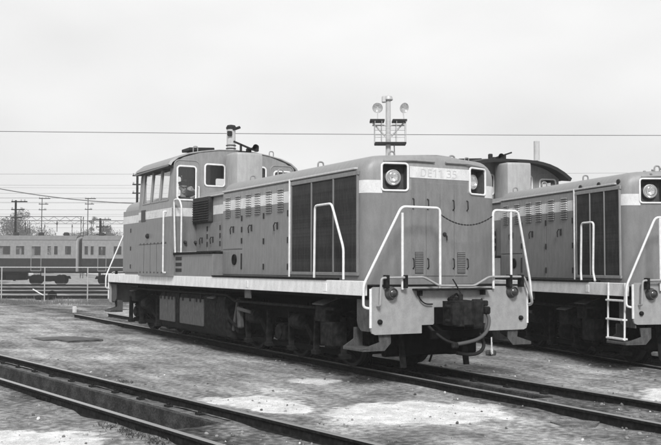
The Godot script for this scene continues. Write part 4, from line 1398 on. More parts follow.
func hood_short(lo: Node3D) -> void:       # the short hood is the same shape, nose to the rear
	var path: Array = []
	for p in hood_path(10.17, 12.46, 1.18): path.append(Vector2(-p.x, p.y))
	var lower := MB.new()
	var mid := -11.0
	lower.loft([hood_ring(path, Y0 - 0.06, 1, 0, mid), hood_ring(path, SPLIT, 1, 0, mid)], false, 25.0)
	part(lower, "lower_short_hood", M.lower_paint, lo)
	var upper := MB.new()
	var rings: Array = [hood_ring(path, SPLIT, 1, 0, mid), hood_ring(path, 2.88, 1, 0, mid)]
	for a in [15.0, 30.0, 45.0, 60.0, 75.0, 90.0]:
		var c := 1.0 - cos(deg_to_rad(a))
		rings.append(hood_ring(path, 2.88 + 0.28 * sin(deg_to_rad(a)), (1.18 - 0.28 * c) / 1.18, -0.05 * c, mid, -1.0))
	rings.append(hood_ring(path, 3.19, 0.4, -0.07, mid, -1.0)); rings.append(hood_ring(path, 3.2, 0.0, -0.07, mid, -1.0))
	upper.loft(rings, false, 25.0)
	part(upper, "short_hood_roof", M.upper_paint, lo)
	var st := MB.new()
	var rp: Array = path.slice(1, 17)
	rp.reverse()
	st.ribbon(rp, 2.605, 2.79, 0.004)
	part(st, "short_hood_stripe", M.stripe_paint, lo)

# ---------------------------------------------------------------- the far yard

func far_node(called: String, a: float, b: float) -> Node3D:
	var o := Node3D.new()
	o.name = numbered(self, called)
	add_child(o, true)
	o.position = far(a, b); o.rotation.y = 1.0665       # local x along the far tracks, local z back towards the depot
	return o

func train_car(a0: float, a1: float, b: float, openings: Array, label: String, cab_right: bool) -> void:
	# openings: [a from, a to, is it a door]
	var mid := (a0 + a1) * 0.5
	var hl := (a1 - a0) * 0.5
	var car := far_node("railcar", mid, b)
	tag(car, label, "railcar", "passenger railcars beyond the fence")
	var holes: Array = []
	for q in openings:
		holes.append(Rect2(q[0] - mid, 1.75 if q[2] else 2.50, q[1] - q[0], 1.45 if q[2] else 0.72))
	for s in [-1.0, 1.0]:
		var t := Transform3D(Basis(Vector3(1, 0, 0), Vector3.UP, Vector3(0, 0, 1)), Vector3(0, 0, s * 1.38 - 0.02))
		var up := MB.new()
		var lo := MB.new()
		var uh: Array = []
		var lh: Array = []
		for h in holes:
			if h.position.y < 2.2:
				uh.append(Rect2(h.position.x, 2.1, h.size.x, h.end.y - 2.1)); lh.append(Rect2(h.position.x, h.position.y, h.size.x, 0.6))
			else: uh.append(h)
		up.plate(PackedVector2Array([Vector2(-hl, 2.2), Vector2(hl, 2.2), Vector2(hl, 3.74), Vector2(-hl, 3.74)]), holes.filter(func(h): return h.position.y > 2.2) + uh.filter(func(h): return h.position.y < 2.2), t, 0.04)
		lo.plate(PackedVector2Array([Vector2(-hl, 1.12), Vector2(hl, 1.12), Vector2(hl, 2.2), Vector2(-hl, 2.2)]), [], t, 0.04)
		part(up, "side_wall", M.car_light, car)
		part(lo, "lower_side", M.car_dark, car)
		for h in holes:
			var g := group_part("window", car)
			var p := MB.new()
			var door: bool = h.position.y < 2.2
			var y0: float = 2.45 if door else h.position.y
			p.box(Vector3(h.get_center().x, (y0 + h.end.y) * 0.5, s * 1.375), Vector3(h.size.x, h.end.y - y0, 0.006))
			part(p, "pane", M.dark_glass, g)
			var f := MB.new()
			f.frame(h.size.x + 0.05, h.end.y - y0 + 0.05, 0.05, 0.04, Transform3D(Basis() if s > 0 else Basis(Vector3.UP, PI), Vector3(h.get_center().x, (y0 + h.end.y) * 0.5, s * 1.40)), 0.02)
			part(f, "window_frame", M.car_light, g)
			if door:
				var d := MB.new()
				d.span(Vector3(h.position.x, 2.2, s * 1.355), Vector3(h.end.x, 2.45, s * 1.385), 0.004)
				d.frame(h.size.x + 0.12, 2.1, 0.06, 0.05, Transform3D(Basis() if s > 0 else Basis(Vector3.UP, PI), Vector3(h.get_center().x, 2.2, s * 1.40)), 0.016)
				part(d, "door_panel", M.car_light, g)
	for e in [-1.0, 1.0]:
		var w := MB.new()
		w.span(Vector3(e * (hl - 0.03), 1.12, -1.36), Vector3(e * hl, 3.74, 1.36), 0.01)
		part(w, "end_wall", M.car_light, car)
	if cab_right:
		var nose := MB.new()
		var rings: Array = []
		for q in [[0.0, 0.0], [0.1, 0.02], [0.17, 0.10], [0.2, 0.25]]:
			var ring := PackedVector3Array()
			for p in [[-1.39, 1.12], [-1.39, 3.6], [-1.2, 3.85], [0, 4.05], [1.2, 3.85], [1.39, 3.6], [1.39, 1.12]]:
				ring.append(Vector3(hl + q[0], p[1] if p[1] < 2 else p[1] - q[1] * 0.4, p[0] * (1.0 - q[1] * 0.5)))
			rings.append(ring)
		nose.loft(rings, false, 60.0)
		nose.fan(rings[-1])
		part(nose, "rounded_front", M.car_light, car)
	var rf := MB.new()
	var rr: Array = []
	for x in [-hl, hl]:
		var ring := PackedVector3Array()
		for k in 13:
			var f := -1.0 + k / 6.0
			ring.append(Vector3(x, 3.72 + 0.40 * sqrt(maxf(0.0, 1.0 - pow(absf(f), 3.0))), f * 1.42))
		rr.append(ring)
	rf.loft(rr, false, 40.0)
	for x in [0, 1]: rf.fan(rr[x])
	rf.span(Vector3(-hl, 3.70, -1.43), Vector3(hl, 3.75, 1.43), 0.01)
	var roof := part(rf, "roof", M.car_roof, car)
	var x := -hl + 1.3
	while x < hl - 0.8:
		var v := MB.new()
		v.lathe([Vector2(0.24, 0), Vector2(0.24, 0.22), Vector2(0.19, 0.30), Vector2(0.0, 0.32)], Transform3D(Basis(), Vector3(x, 4.08, 0.2)), 10)
		part(v, "roof_ventilator", M.dark_trim, roof)
		x += 2.1
	var fl := MB.new()
	fl.span(Vector3(-hl, 1.0, -1.3), Vector3(hl, 1.15, 1.3))
	part(fl, "floor", M.black_steel, car)
	for q in [[-4.9, -3.6], [-3.4, -2.2], [-2.0, -0.5], [-0.3, 1.2], [1.4, 2.3], [2.5, 3.6], [3.8, 4.9]]:
		var bx := MB.new()
		bx.span(Vector3(q[0], 0.40, -1.15), Vector3(q[1], 1.0, 1.15), 0.03)
		part(bx, "equipment_box", M.black_steel, car)
	for bx in [-hl + 2.6, hl - 2.6]:
		var bg := group_part("bogie", car)
		for d in [-1.05, 1.05]:
			for s in [-1.0, 1.0]:
				var wl := MB.new()
				wl.lathe([Vector2(0.0, -0.06), Vector2(0.43, -0.06), Vector2(0.43, 0.06), Vector2(0.0, 0.07)], Transform3D(Basis(Vector3.RIGHT, PI / 2), Vector3(bx + d, 0.43, s * 0.54)), 20)
				part(wl, "wheel", M.wheel_steel, bg)
		for s in [-1.0, 1.0]:
			var fr := MB.new()
			fr.extrude(PackedVector2Array([Vector2(-1.6, 0.5), Vector2(-1.5, 0.75), Vector2(1.5, 0.75), Vector2(1.6, 0.5), Vector2(0.7, 0.5), Vector2(0.5, 0.3), Vector2(-0.5, 0.3), Vector2(-0.7, 0.5)]), Transform3D(Basis(), Vector3(bx, 0, s * 0.95)), 0.1)
			part(fr, "side_frame", M.black_steel, bg)

func far_track(b: float, label: String) -> void:
	var t := far_node("railway_track", 4.0, b)
	tag(t, label, "track", "tracks of the far yard")
	var bed := MB.new()
	bed.extrude(PackedVector2Array([Vector2(-1.7, -0.16), Vector2(-1.1, -0.09), Vector2(1.1, -0.09), Vector2(1.7, -0.16)]), Transform3D(Basis(Vector3(0, 0, 1), Vector3.UP, Vector3(-1, 0, 0)), Vector3(45, 0, 0)), 90.0)
	part(bed, "ballast_bed", M.house_roof, t)
	for s in [-1.0, 1.0]:
		var r := MB.new()
		r.extrude(rail_profile(), Transform3D(Basis(Vector3(0, 0, 1), Vector3.UP, Vector3(-1, 0, 0)), Vector3(45, 0.04, s * 0.56)), 90.0)
		part(r, "rail", M.rail_side, t)

func tree(a: float, b: float, h: float, w: float, seed_: int, kind: int, label: String) -> void:
	var rng := RandomNumberGenerator.new()
	rng.seed = seed_
	var t := far_node("broadleaf_tree" if kind < 2 else "thin_tree", a, b)
	tag(t, label, "tree", "trees beyond the railcars")
	var tr := MB.new()
	tr.tube([Vector3(0, -0.3, 0), Vector3(0.05, h * 0.3, 0.05), Vector3(-0.05, h * 0.6, 0), Vector3(0, h * 0.9, 0)], h * 0.028, 7, h * 0.006)
	var tips: Array = []
	for k in 12:
		var y := h * rng.randf_range(0.25, 0.82)
		var an := rng.randf() * TAU
		var reach := w * 0.5 * rng.randf_range(0.5, 0.95)
		var e := Vector3(cos(an) * reach, y + h * rng.randf_range(0.05, 0.18), sin(an) * reach)
		tr.tube([Vector3(0, y - 0.3, 0), Vector3(e.x * 0.5, y + 0.2, e.z * 0.5), e], h * 0.010, 5, h * 0.003)
		tips.append(e)
	tips.append(Vector3(0, h * 0.92, 0)); tips.append(Vector3(0, h * 0.78, 0))
	part(tr, "trunk", M.bark, t)
	var cr := MB.new()
	for e in tips:
		var cl: float = w * rng.randf_range(0.16, 0.26) * (0.6 if kind == 2 else 1.0)
		for k in (110 if kind == 2 else 330):
			var d := Vector3(rng.randfn(), rng.randfn() * 0.7, rng.randfn()).limit_length(1.6) * cl
			var s := rng.randf_range(0.14, 0.30)
			var bs := Basis.from_euler(Vector3(rng.randf() * 6, rng.randf() * 6, rng.randf() * 6))
			var p: Vector3 = e + d
			cr.quad(p + bs * Vector3(-s, 0, 0), p + bs * Vector3(0, -s * 0.5, 0), p + bs * Vector3(s, 0, 0), p + bs * Vector3(0, s * 0.5, 0))
	part(cr, "crown", M["leaf%d" % kind], t)

func house(a: float, b: float, w: float, d: float, h: float, turn: float, label: String) -> void:
	var o := far_node("house", a, b)
	o.rotation.y += turn
	tag(o, label, "house", "houses beyond the railcars")
	var wl := MB.new()
	wl.span(Vector3(-w / 2, -0.3, -d / 2), Vector3(w / 2, h, d / 2))
	part(wl, "wall", M.house_wall, o)
	var rf := MB.new()
	rf.extrude(PackedVector2Array([Vector2(-d / 2 - 0.4, h), Vector2(0, h + d * 0.28), Vector2(d / 2 + 0.4, h), Vector2(d / 2 + 0.4, h - 0.12), Vector2(-d / 2 - 0.4, h - 0.12)]), Transform3D(Basis(Vector3(0, 0, 1), Vector3.UP, Vector3(-1, 0, 0)), Vector3(w / 2 + 0.4, 0, 0)), w + 0.8)
	part(rf, "roof", M.house_roof, o)
	for k in int(w / 2.2):
		for y in [1.2, 4.0]:
			if y + 1.2 > h: continue
			var x := -w / 2 + 1.2 + k * 2.2
			var f := MB.new()
			f.frame(1.2, 1.2, 0.03, 0.08, Transform3D(Basis(), Vector3(x, y + 0.5, d / 2)), 0.06)
			var wf := part(f, "window", M.car_light, o)
			var p := MB.new()
			p.box(Vector3(x, y + 0.5, d / 2 + 0.02), Vector3(1.06, 1.06, 0.02))
			part(p, "pane", M.tail_lens, wf)

func cable(called: String, label: String, p: Vector3, q: Vector3, sag: float, r: float, group: String) -> void:
	var pts: Array = []
	for k in 25:
		var f := k / 24.0
		pts.append(p.lerp(q, f) - Vector3(0, sag * 4.0 * f * (1.0 - f), 0))
	var mb := MB.new()
	mb.tube(pts, r, 5)
	tag(part(mb, called, M.wire), label, "wire", group)

func pole(called: String, a: float, b: float, h: float, r: float, label: String) -> Node3D:
	var o := far_node(called, a, b)
	tag(o, label, "pole")
	var mb := MB.new()
	mb.tube([Vector3(0, -0.4, 0), Vector3(0, h * 0.5, 0), Vector3(0, h, 0)], r * 1.15, 14, r)
	part(mb, "shaft", M.pole_concrete, o)
	return o

func flood_lamp(parent: Node3D, at: Vector3, dir: Vector3, r: float) -> void:
	var g := group_part("flood_lamp", parent)
	var z := dir.normalized()
	var x := Vector3.UP.cross(z).normalized()
	var t := Transform3D(Basis(x, z, x.cross(z)), at)
	var mb := MB.new()
	mb.lathe([Vector2(0.05, -0.30), Vector2(0.10, -0.26), Vector2(r * 0.6, -0.16), Vector2(r, 0.0), Vector2(r * 1.06, 0.02), Vector2(r, 0.03), Vector2(r * 0.9, 0.0)], t, 20)
	part(mb, "lamp_bowl", M.galvanised, g)
	var gl := MB.new()
	gl.lathe([Vector2(r * 0.95, 0.01), Vector2(r * 0.5, 0.03), Vector2(0.001, 0.035)], t, 20, 60)
	part(gl, "lamp_glass", M.lens, g)
	var rf := MB.new()
	rf.lathe([Vector2(0.03, -0.15), Vector2(r * 0.6, -0.1), Vector2(r * 0.93, 0.0)], t, 20, 60)
	part(rf, "reflector", M.reflector, g)
	var st := MB.new()
	st.tube([at - z * 0.15 + Vector3(0, -r * 0.5, 0), at + Vector3(0, -0.75, 0)], 0.035, 6)
	part(st, "lamp_stalk", M.galvanised, g)

func build_far() -> void:
	# fence along the edge of the depot
	var fe := far_node("pipe_fence", -2.17, 0.0)
	tag(fe, "thin white pipe fence along the far edge of the yard", "fence")
	var pm := MB.new()
	pm.tube([Vector3(0, -0.3, 0), Vector3(0, 1.5, 0)], 0.028, 8)
	var pmesh := pm.mesh()
	for k in 15:
		same(pmesh, Transform3D(Basis(), Vector3((k - 5) * 1.985, 0, 0)), "post", M.galvanised, fe)
	for y in [1.5]:
		var tr := MB.new()
		tr.tube([Vector3(-9.95, y, 0), Vector3(17.9, y, 0)], 0.024, 8)
		part(tr, "top_rail", M.galvanised, fe)
	for y in [0.25, 0.75]:
		var tr := MB.new()
		tr.tube([Vector3(-9.95, y, 0), Vector3(17.9, y, 0)], 0.006, 5)
		part(tr, "wire_strand", M.galvanised, fe)
	for q in [[5.0, "far yard track nearest behind the pipe fence"], [14.0, "far yard track in the middle between fence and railcars"], [23.0, "far yard track empty just before the railcars"], [35.0, "far yard track that the passenger railcars stand on"]]:
		far_track(q[0], q[1])
	train_car(-27.2, -7.95, 35.0, [[-25.2, -24.5, true], [-23.5, -22.6, false], [-22.0, -21.1, false], [-20.5, -19.6, false], [-19.0, -18.3, true], [-17.3, -16.4, false], [-15.8, -14.9, false], [-14.27, -13.35, false], [-12.9, -12.2, false], [-11.6, -10.85, true], [-10.3, -10.0, false], [-9.75, -9.45, false], [-8.85, -8.35, false]], "railcar with a rounded front end and open windows beyond the fence", true)
	train_car(-7.45, 11.8, 35.0, [[-7.25, -6.95, false], [-6.75, -6.45, false], [-6.1, -5.5, true], [-4.85, -4.2, false], [-3.6, -2.7, false], [-2.1, -1.2, false], [-0.6, 0.3, false], [1.0, 1.7, true], [2.6, 3.5, false], [4.1, 5.0, false], [5.6, 6.5, false], [7.6, 8.3, true]], "railcar with a flat end wall coupled behind the rounded one", false)
	# point lever by the fence
	var sw := far_node("switch_lever", -1.2, 3.2)
	tag(sw, "track switch lever with a round dark weight behind the fence", "switch lever")
	var sb := MB.new()
	sb.span(Vector3(-0.35, -0.12, -0.2), Vector3(0.35, 0.12, 0.2), 0.03)
	part(sb, "base", M.dusty_steel, sw)
	var sl := MB.new()
	sl.tube([Vector3(0, 0.1, 0), Vector3(-0.55, 0.42, 0)], 0.03, 6)
	part(sl, "lever_arm", M.rail_white, sw)
	var wt := MB.new()
	wt.lathe([Vector2(0.0, -0.08), Vector2(0.20, -0.08), Vector2(0.24, 0.0), Vector2(0.20, 0.08), Vector2(0.0, 0.08)], Transform3D(Basis(Vector3.RIGHT, PI / 2), Vector3(0.42, 0.12, 0)), 16)
	part(wt, "weight", M.black_steel, sw)
	# grass along the fence
	var gb := MB.new()
	gb.quad(Vector3(-0.012, 0, 0), Vector3(0.012, 0, 0), Vector3(0.02, 0.7, 0.1), Vector3(0.008, 0.7, 0.1))
	gb.tri(Vector3(0.008, 0.7, 0.1), Vector3(0.02, 0.7, 0.1), Vector3(0.04, 1.0, 0.3), Vector3.BACK, Vector3.BACK, Vector3.BACK)
	var mm := MultiMesh.new()
	mm.transform_format = MultiMesh.TRANSFORM_3D
	mm.mesh = gb.mesh()
	mm.instance_count = 9000
	var rng := RandomNumberGenerator.new()
	rng.seed = 5
	var tuft := noise(91, 0.5, 2)
	for i in 9000:
		var a := rng.randf_range(-14, 16)
		var b := rng.randfn(-0.9, 0.9)
		var s := rng.randf_range(0.10, 0.30) * (0.6 + maxf(0.0, tuft.get_noise_2d(a, b)) * 1.8)
		var p := far(a, b)
		mm.set_instance_transform(i, Transform3D(Basis(Vector3.UP, rng.randf() * TAU) * Basis.from_scale(Vector3(1.2, s, s)), Vector3(p.x, GROUND - 0.04, p.z)))
	var go := MultiMeshInstance3D.new()
	go.multimesh = mm; go.material_override = M.grass; go.name = "grass"
	add_child(go)
	tag(go, "low dry grass growing along the foot of the fence", "grass", "", "stuff")
	# flood light tower
	var tw := pole("floodlight_tower", 16.6, 15.0, 12.2, 0.155, "flood light tower with railed platform rising behind the locomotive nose")
	tw.set_meta("category", "light tower")
	var cap := MB.new()
	cap.lathe([Vector2(0.26, 0), Vector2(0.30, 0.06), Vector2(0.24, 0.26), Vector2(0.0, 0.34)], Transform3D(Basis(), Vector3(0, 12.0, 0)), 14)
	cap.box(Vector3(-0.28, 12.05, 0.1), Vector3(0.25, 0.4, 0.3), Basis(), 0.04)
	part(cap, "tower_head", M.galvanised, tw)
	for q in [[-1.15, -0.25, 10.70, "upper_platform"], [0.25, 1.15, 10.70, "upper_platform"], [-0.85, 1.10, 9.27, "lower_platform"]]:
		var pl := MB.new()
		pl.span(Vector3(q[0], q[2] - 0.06, -0.5), Vector3(q[1], q[2] + 0.06, 0.5), 0.01)
		part(pl, q[3], M.dusty_steel, tw)
	for z in [-0.48, 0.48]:
		for x in [-0.85, -0.42, 0.5, 1.08]:
			pipe(tw, "cage_bar", [Vector3(x, 9.27, z), Vector3(x, 10.7, z)], 0.018, M.galvanised)
		for y in [9.75, 10.2]:
			pipe(tw, "cage_rail", [Vector3(-0.85, y, z), Vector3(1.08, y, z)], 0.014, M.galvanised)
	for x in [-1.0, 1.0]:
		pipe(tw, "brace", [Vector3(x, 10.62, 0), Vector3(x * 0.2, 9.75, 0)], 0.05, M.galvanised)
		pipe(tw, "brace", [Vector3(x, 10.42, 0.05), Vector3(0, 10.42, 0.05)], 0.05, M.galvanised)
	flood_lamp(tw, Vector3(-0.68, 11.5, 0.25), Vector3(-0.1, -0.35, 1), 0.31)
	flood_lamp(tw, Vector3(0.98, 11.5, 0.25), Vector3(0.55, -0.35, 1), 0.31)
	pipe(tw, "conduit", [Vector3(0.35, 9.2, 0.25), Vector3(0.40, 8.2, 0.25), Vector3(0.25, 4.0, 0.2)], 0.035, M.wire)
	# lamp post behind the cab and plain pole beyond the second locomotive
	var lp := pole("yard_lamp_post", 6.75, 15.0, 10.2, 0.27, "stout pale lamp post with a dark head behind the first cab")
	lp.set_meta("category", "lamp post")
	var lh := MB.new()
	lh.lathe([Vector2(0.30, 0), Vector2(0.33, 0.1), Vector2(0.25, 0.25), Vector2(0.0, 0.30)], Transform3D(Basis(), Vector3(0, 10.15, 0)), 14)
	lh.box(Vector3(0.35, 10.2, 0.1), Vector3(0.5, 0.12, 0.4), Basis(Vector3.BACK, 0.35), 0.03)
	lh.box(Vector3(-0.05, 9.85, 0.3), Vector3(0.3, 0.3, 0.3), Basis(), 0.04)
	part(lh, "lamp_head", M.dusty_steel, lp)
	for y in [8.9, 9.1]:
		var rg := MB.new()
		rg.lathe([Vector2(0.30, 0), Vector2(0.34, 0.03), Vector2(0.30, 0.06)], Transform3D(Basis(), Vector3(0, y, 0)), 14)
		part(rg, "band", M.dusty_steel, lp)
	pole("plain_pole", 25.9, 15.0, 9.45, 0.18, "plain pale concrete pole above the cab of the second locomotive")
	# catenary masts
	for q in [[-6.8, 52.0, 11.0, "dark catenary mast with stacked crossarms showing over the short hood"], [-22.6, 62.0, 9.0, "dark catenary mast standing among the trees beyond the first railcar"], [-15.0, 70.0, 7.4, "short dark catenary mast above the gap between the railcars"], [-38.5, 92.0, 11.5, "slender catenary mast far behind the rounded railcar roof"], [-33.0, 105.0, 12.5, "tall slender catenary mast between the lattice portals"], [-27.5, 112.0, 13.0, "slender catenary mast rising over the flat-ended railcar"], [-48.0, 118.0, 14.0, "tallest slender catenary mast past the farther portal"]]:
		var m := far_node("catenary_mast", q[0], q[1])
		tag(m, q[3], "mast", "catenary masts")
		var sh := MB.new()
		sh.tube([Vector3(0, -0.3, 0), Vector3(0, q[2], 0)], 0.15 if q[1] < 80 else 0.09, 8, 0.12 if q[1] < 80 else 0.06)
		part(sh, "shaft", M.black_steel, m)
		for k in 3:
			var y: float = q[2] - 0.15 - k * 0.9
			var cb := MB.new()
			cb.bar(Vector3(-0.5, y, 0), Vector3(1.3 - k * 0.3, y, 0), 0.09, 0.12)
			var arm := part(cb, "crossarm", M.black_steel, m)
			for x in [-0.4, 0.6, 1.0 - k * 0.3]:
				var ins := MB.new()
				ins.lathe([Vector2(0.03, 0), Vector2(0.10, 0.06), Vector2(0.05, 0.12), Vector2(0.10, 0.18), Vector2(0.0, 0.26)], Transform3D(Basis(), Vector3(x, y + 0.05, 0)), 8)
				part(ins, "insulator", M.pole_concrete, arm)
	for q in [[-46.0, -22.0, 88.0, 8.6, "lattice catenary portal standing past the trees behind the rounded railcar"], [-40.0, -14.0, 120.0, 9.6, "farther lattice catenary portal over the far tracks"]]:
		var po := far_node("catenary_portal", q[0], q[2])
		tag(po, q[4], "portal", "catenary portals")
		var wd: float = q[1] - q[0]
		for x in [0.0, wd * 0.5, wd]:
			var leg := MB.new()
			for dx in [-0.18, 0.18]: leg.bar(Vector3(x + dx, -0.3, 0), Vector3(x + dx, q[3], 0), 0.07, 0.07)
			for k in 8: leg.bar(Vector3(x - 0.18, q[3] * k / 8.0, 0), Vector3(x + 0.18, q[3] * (k + 1) / 8.0, 0), 0.04, 0.04)
			part(leg, "mast", M.dusty_steel, po)
		var bm := MB.new()
		for dy in [0.0, 0.55]: bm.bar(Vector3(0, q[3] - 0.6 + dy, 0), Vector3(wd, q[3] - 0.6 + dy, 0), 0.07, 0.07)
		var nb := int(wd / 0.8)
		for k in nb: bm.bar(Vector3(wd * k / nb, q[3] - 0.6 + (0.55 if k % 2 else 0.0), 0), Vector3(wd * (k + 1) / nb, q[3] - 0.6 + (0.0 if k % 2 else 0.55), 0), 0.04, 0.04)
		part(bm, "truss_beam", M.dusty_steel, po)
		for k in 5:
			var dr := MB.new()
			var xx := wd * (k + 0.6) / 5.4
			dr.tube([Vector3(xx, q[3] - 0.6, 0), Vector3(xx, q[3] - 2.2, 0)], 0.05, 6)
			dr.lathe([Vector2(0.05, 0), Vector2(0.14, 0.08), Vector2(0.07, 0.16), Vector2(0.14, 0.24), Vector2(0.05, 0.34)], Transform3D(Basis(), Vector3(xx, q[3] - 1.2, 0)), 8)
			part(dr, "dropper", M.dusty_steel, po)
	# overhead lines
	cable("overhead_cable", "long dark cable stretched level above both locomotives", far(-32, 19, 10.82), far(58, 19, 10.5), 0.22, 0.022, "")
	for q in [[-32.0, 11.2], [58.0, 10.9]]:
		pole("cable_pole", q[0], 19.0, q[1], 0.16, "concrete pole at one end of the long level cable").set_meta("group", "cable poles")
	cable("sagging_cable", "heavier cable sagging down towards the short hood", far(-30, 52, 11.6), far(-6.8, 52, 8.0), 0.75, 0.05, "")
	for q in [[10.9, 50.0], [10.3, 56.0], [9.6, 58.0], [8.9, 62.0], [8.3, 66.0], [7.2, 60.0], [6.6, 57.0], [9.95, 70.0], [10.6, 88.0], [9.0, 88.0], [8.0, 90.0], [12.4, 84.0], [11.6, 92.0], [7.4, 95.0]]:
		cable("catenary_wire", "thin catenary wire strung above the far yard", far(-75, q[1], q[0]), far(60, q[1], q[0] + 0.3), 0.25, 0.013, "catenary wires")
	# trees and houses
	var k := 0
	for q in [[-78, 205, 13.0, 9, 0], [-68.5, 215, 11.5, 7, 1], [-62.2, 180, 14.6, 5.2, 0], [-58.0, 215, 10.0, 6, 1], [-55.0, 225, 11.0, 7.5, 0], [-51.2, 190, 9.6, 6.0, 1], [-49.5, 200, 14.4, 3.6, 2], [-46.6, 215, 11.2, 5.6, 1], [-42.0, 185, 11.8, 4.4, 0], [-41.5, 225, 12.4, 6.0, 1], [-37.0, 200, 9.8, 6.4, 0], [-32.5, 205, 9.8, 7.5, 1], [-25.0, 210, 10.4, 9, 0], [-15.0, 205, 11.8, 9, 1], [0.0, 215, 12.5, 10, 0], [16.0, 210, 12.0, 10, 1], [36.0, 220, 12.5, 11, 0]]:
		var where: String = "behind the rounded railcar" if q[0] < -50.5 else ("behind the flat-ended railcar" if q[0] < -40 else "behind the first locomotive")
		tree(q[0], q[1], q[2], q[3], 300 + k, q[4], ["dense dark leafy tree rising ", "paler leafy tree rising ", "tall thin sparse tree rising "][q[4]] + where)
		k += 1
	house(-52.5, 150, 9, 6, 5.6, 0.1, "low pale house with dark gable roof behind the rounded railcar")
	house(-34.0, 158, 10, 6, 6.2, -0.2, "long pale house behind the flat-ended railcar")
	house(-66.0, 165, 8, 6, 6.4, 0.25, "pale house left of the trees behind the railcars")
	# small things on the yard
	var bl := MB.new()
	bl.box(Vector3(-23.1, -0.02, -0.22), Vector3(0.12, 0.26, 0.12), Basis(Vector3.UP, 0.4), 0.02)
	tag(part(bl, "marker_block", M.lime), "small white concrete block past the end of the rails", "marker block")
	var cover := Node3D.new()
	cover.name = "pit_cover"
	add_child(cover)
	cover.position = Vector3(-10.75, GROUND - 0.012, 2.95); cover.rotation.y = 0.12
	tag(cover, "pair of flat steel cover plates let into the yard", "cover plate")
	for q in [[-0.75, 0.12, -0.5, 0.55, 0.0], [0.14, 0.86, -0.55, 0.25, 0.015]]:
		var c := MB.new()
		c.box(Vector3((q[0] + q[1]) * 0.5, q[4], (q[2] + q[3]) * 0.5), Vector3(q[1] - q[0], 0.05, q[3] - q[2]), Basis(Vector3.BACK, 0.012), 0.008)
		part(c, "plate", M.steel_plate, cover)
	var dc := MB.new()
	dc.extrude(PackedVector2Array([Vector2(3.18, -1.06), Vector2(3.42, -1.10), Vector2(3.56, -0.78), Vector2(3.44, -0.60), Vector2(3.28, -0.70)]), Transform3D(Basis(Vector3.RIGHT, Vector3(0, 0, -1), Vector3.UP), Vector3(0, GROUND - 0.03, 0)), 0.045)
	tag(part(dc, "drain_cover", M.concrete), "small broken concrete drain slab lying beside the near rail", "drain cover")
	var wm := MultiMesh.new()
	wm.transform_format = MultiMesh.TRANSFORM_3D
	wm.mesh = gb.mesh()
	wm.instance_count = 700
	for i in 700:
		var cl: Vector2 = [Vector2(1.55, 5.2), Vector2(1.9, 5.22), Vector2(2.25, 5.12), Vector2(1.2, 5.3), Vector2(-2.4, 4.05), Vector2(3.2, -0.95), Vector2(-9.2, 1.1)][i % 7]
		var sz := rng.randf_range(0.012, 0.04)
		var pp := cl + Vector2(rng.randfn(0, 0.10), rng.randfn(0, 0.05))
		wm.set_instance_transform(i, Transform3D(Basis(Vector3.UP, rng.randf() * TAU) * Basis.from_scale(Vector3(0.6, sz, sz * 3.0)), Vector3(pp.x, ground_y(pp.x, pp.y) - 0.004, pp.y)))
	var wo := MultiMeshInstance3D.new()
	wo.multimesh = wm; wo.material_override = M.leaf0; wo.name = "weeds"
	add_child(wo)
	tag(wo, "small dark weeds sprouting along the rails", "weeds", "", "stuff")
	var mk := Node3D.new()
	mk.name = "track_marker"
	add_child(mk)
	mk.position = Vector3(-3.13, GROUND - 0.01, -3.19)
	tag(mk, "small white track marker with an upright pin by the second locomotive", "track marker")
	var mb1 := MB.new()
	mb1.box(Vector3(0, 0.06, 0), Vector3(0.18, 0.10, 0.12), Basis(Vector3.UP, 0.5), 0.02)
	part(mb1, "base", M.box_steel, mk)
	var mb2 := MB.new()
	mb2.lathe([Vector2(0.05, 0), Vector2(0.075, 0.02), Vector2(0.05, 0.04), Vector2(0.05, 0)], Transform3D(Basis(Vector3(0, 0, 1), 0.0) * Basis(Vector3(1, 0, 1).normalized(), PI / 2), Vector3(0.12, 0.10, 0.05)), 14)
	part(mb2, "ring", M.rail_white, mk)
	var mb3 := MB.new()
	mb3.tube([Vector3(0.06, 0.1, 0.03), Vector3(0.06, 0.36, 0.03)], 0.016, 6)
	part(mb3, "pin", M.rail_white, mk)

# ---------------------------------------------------------------- the driver

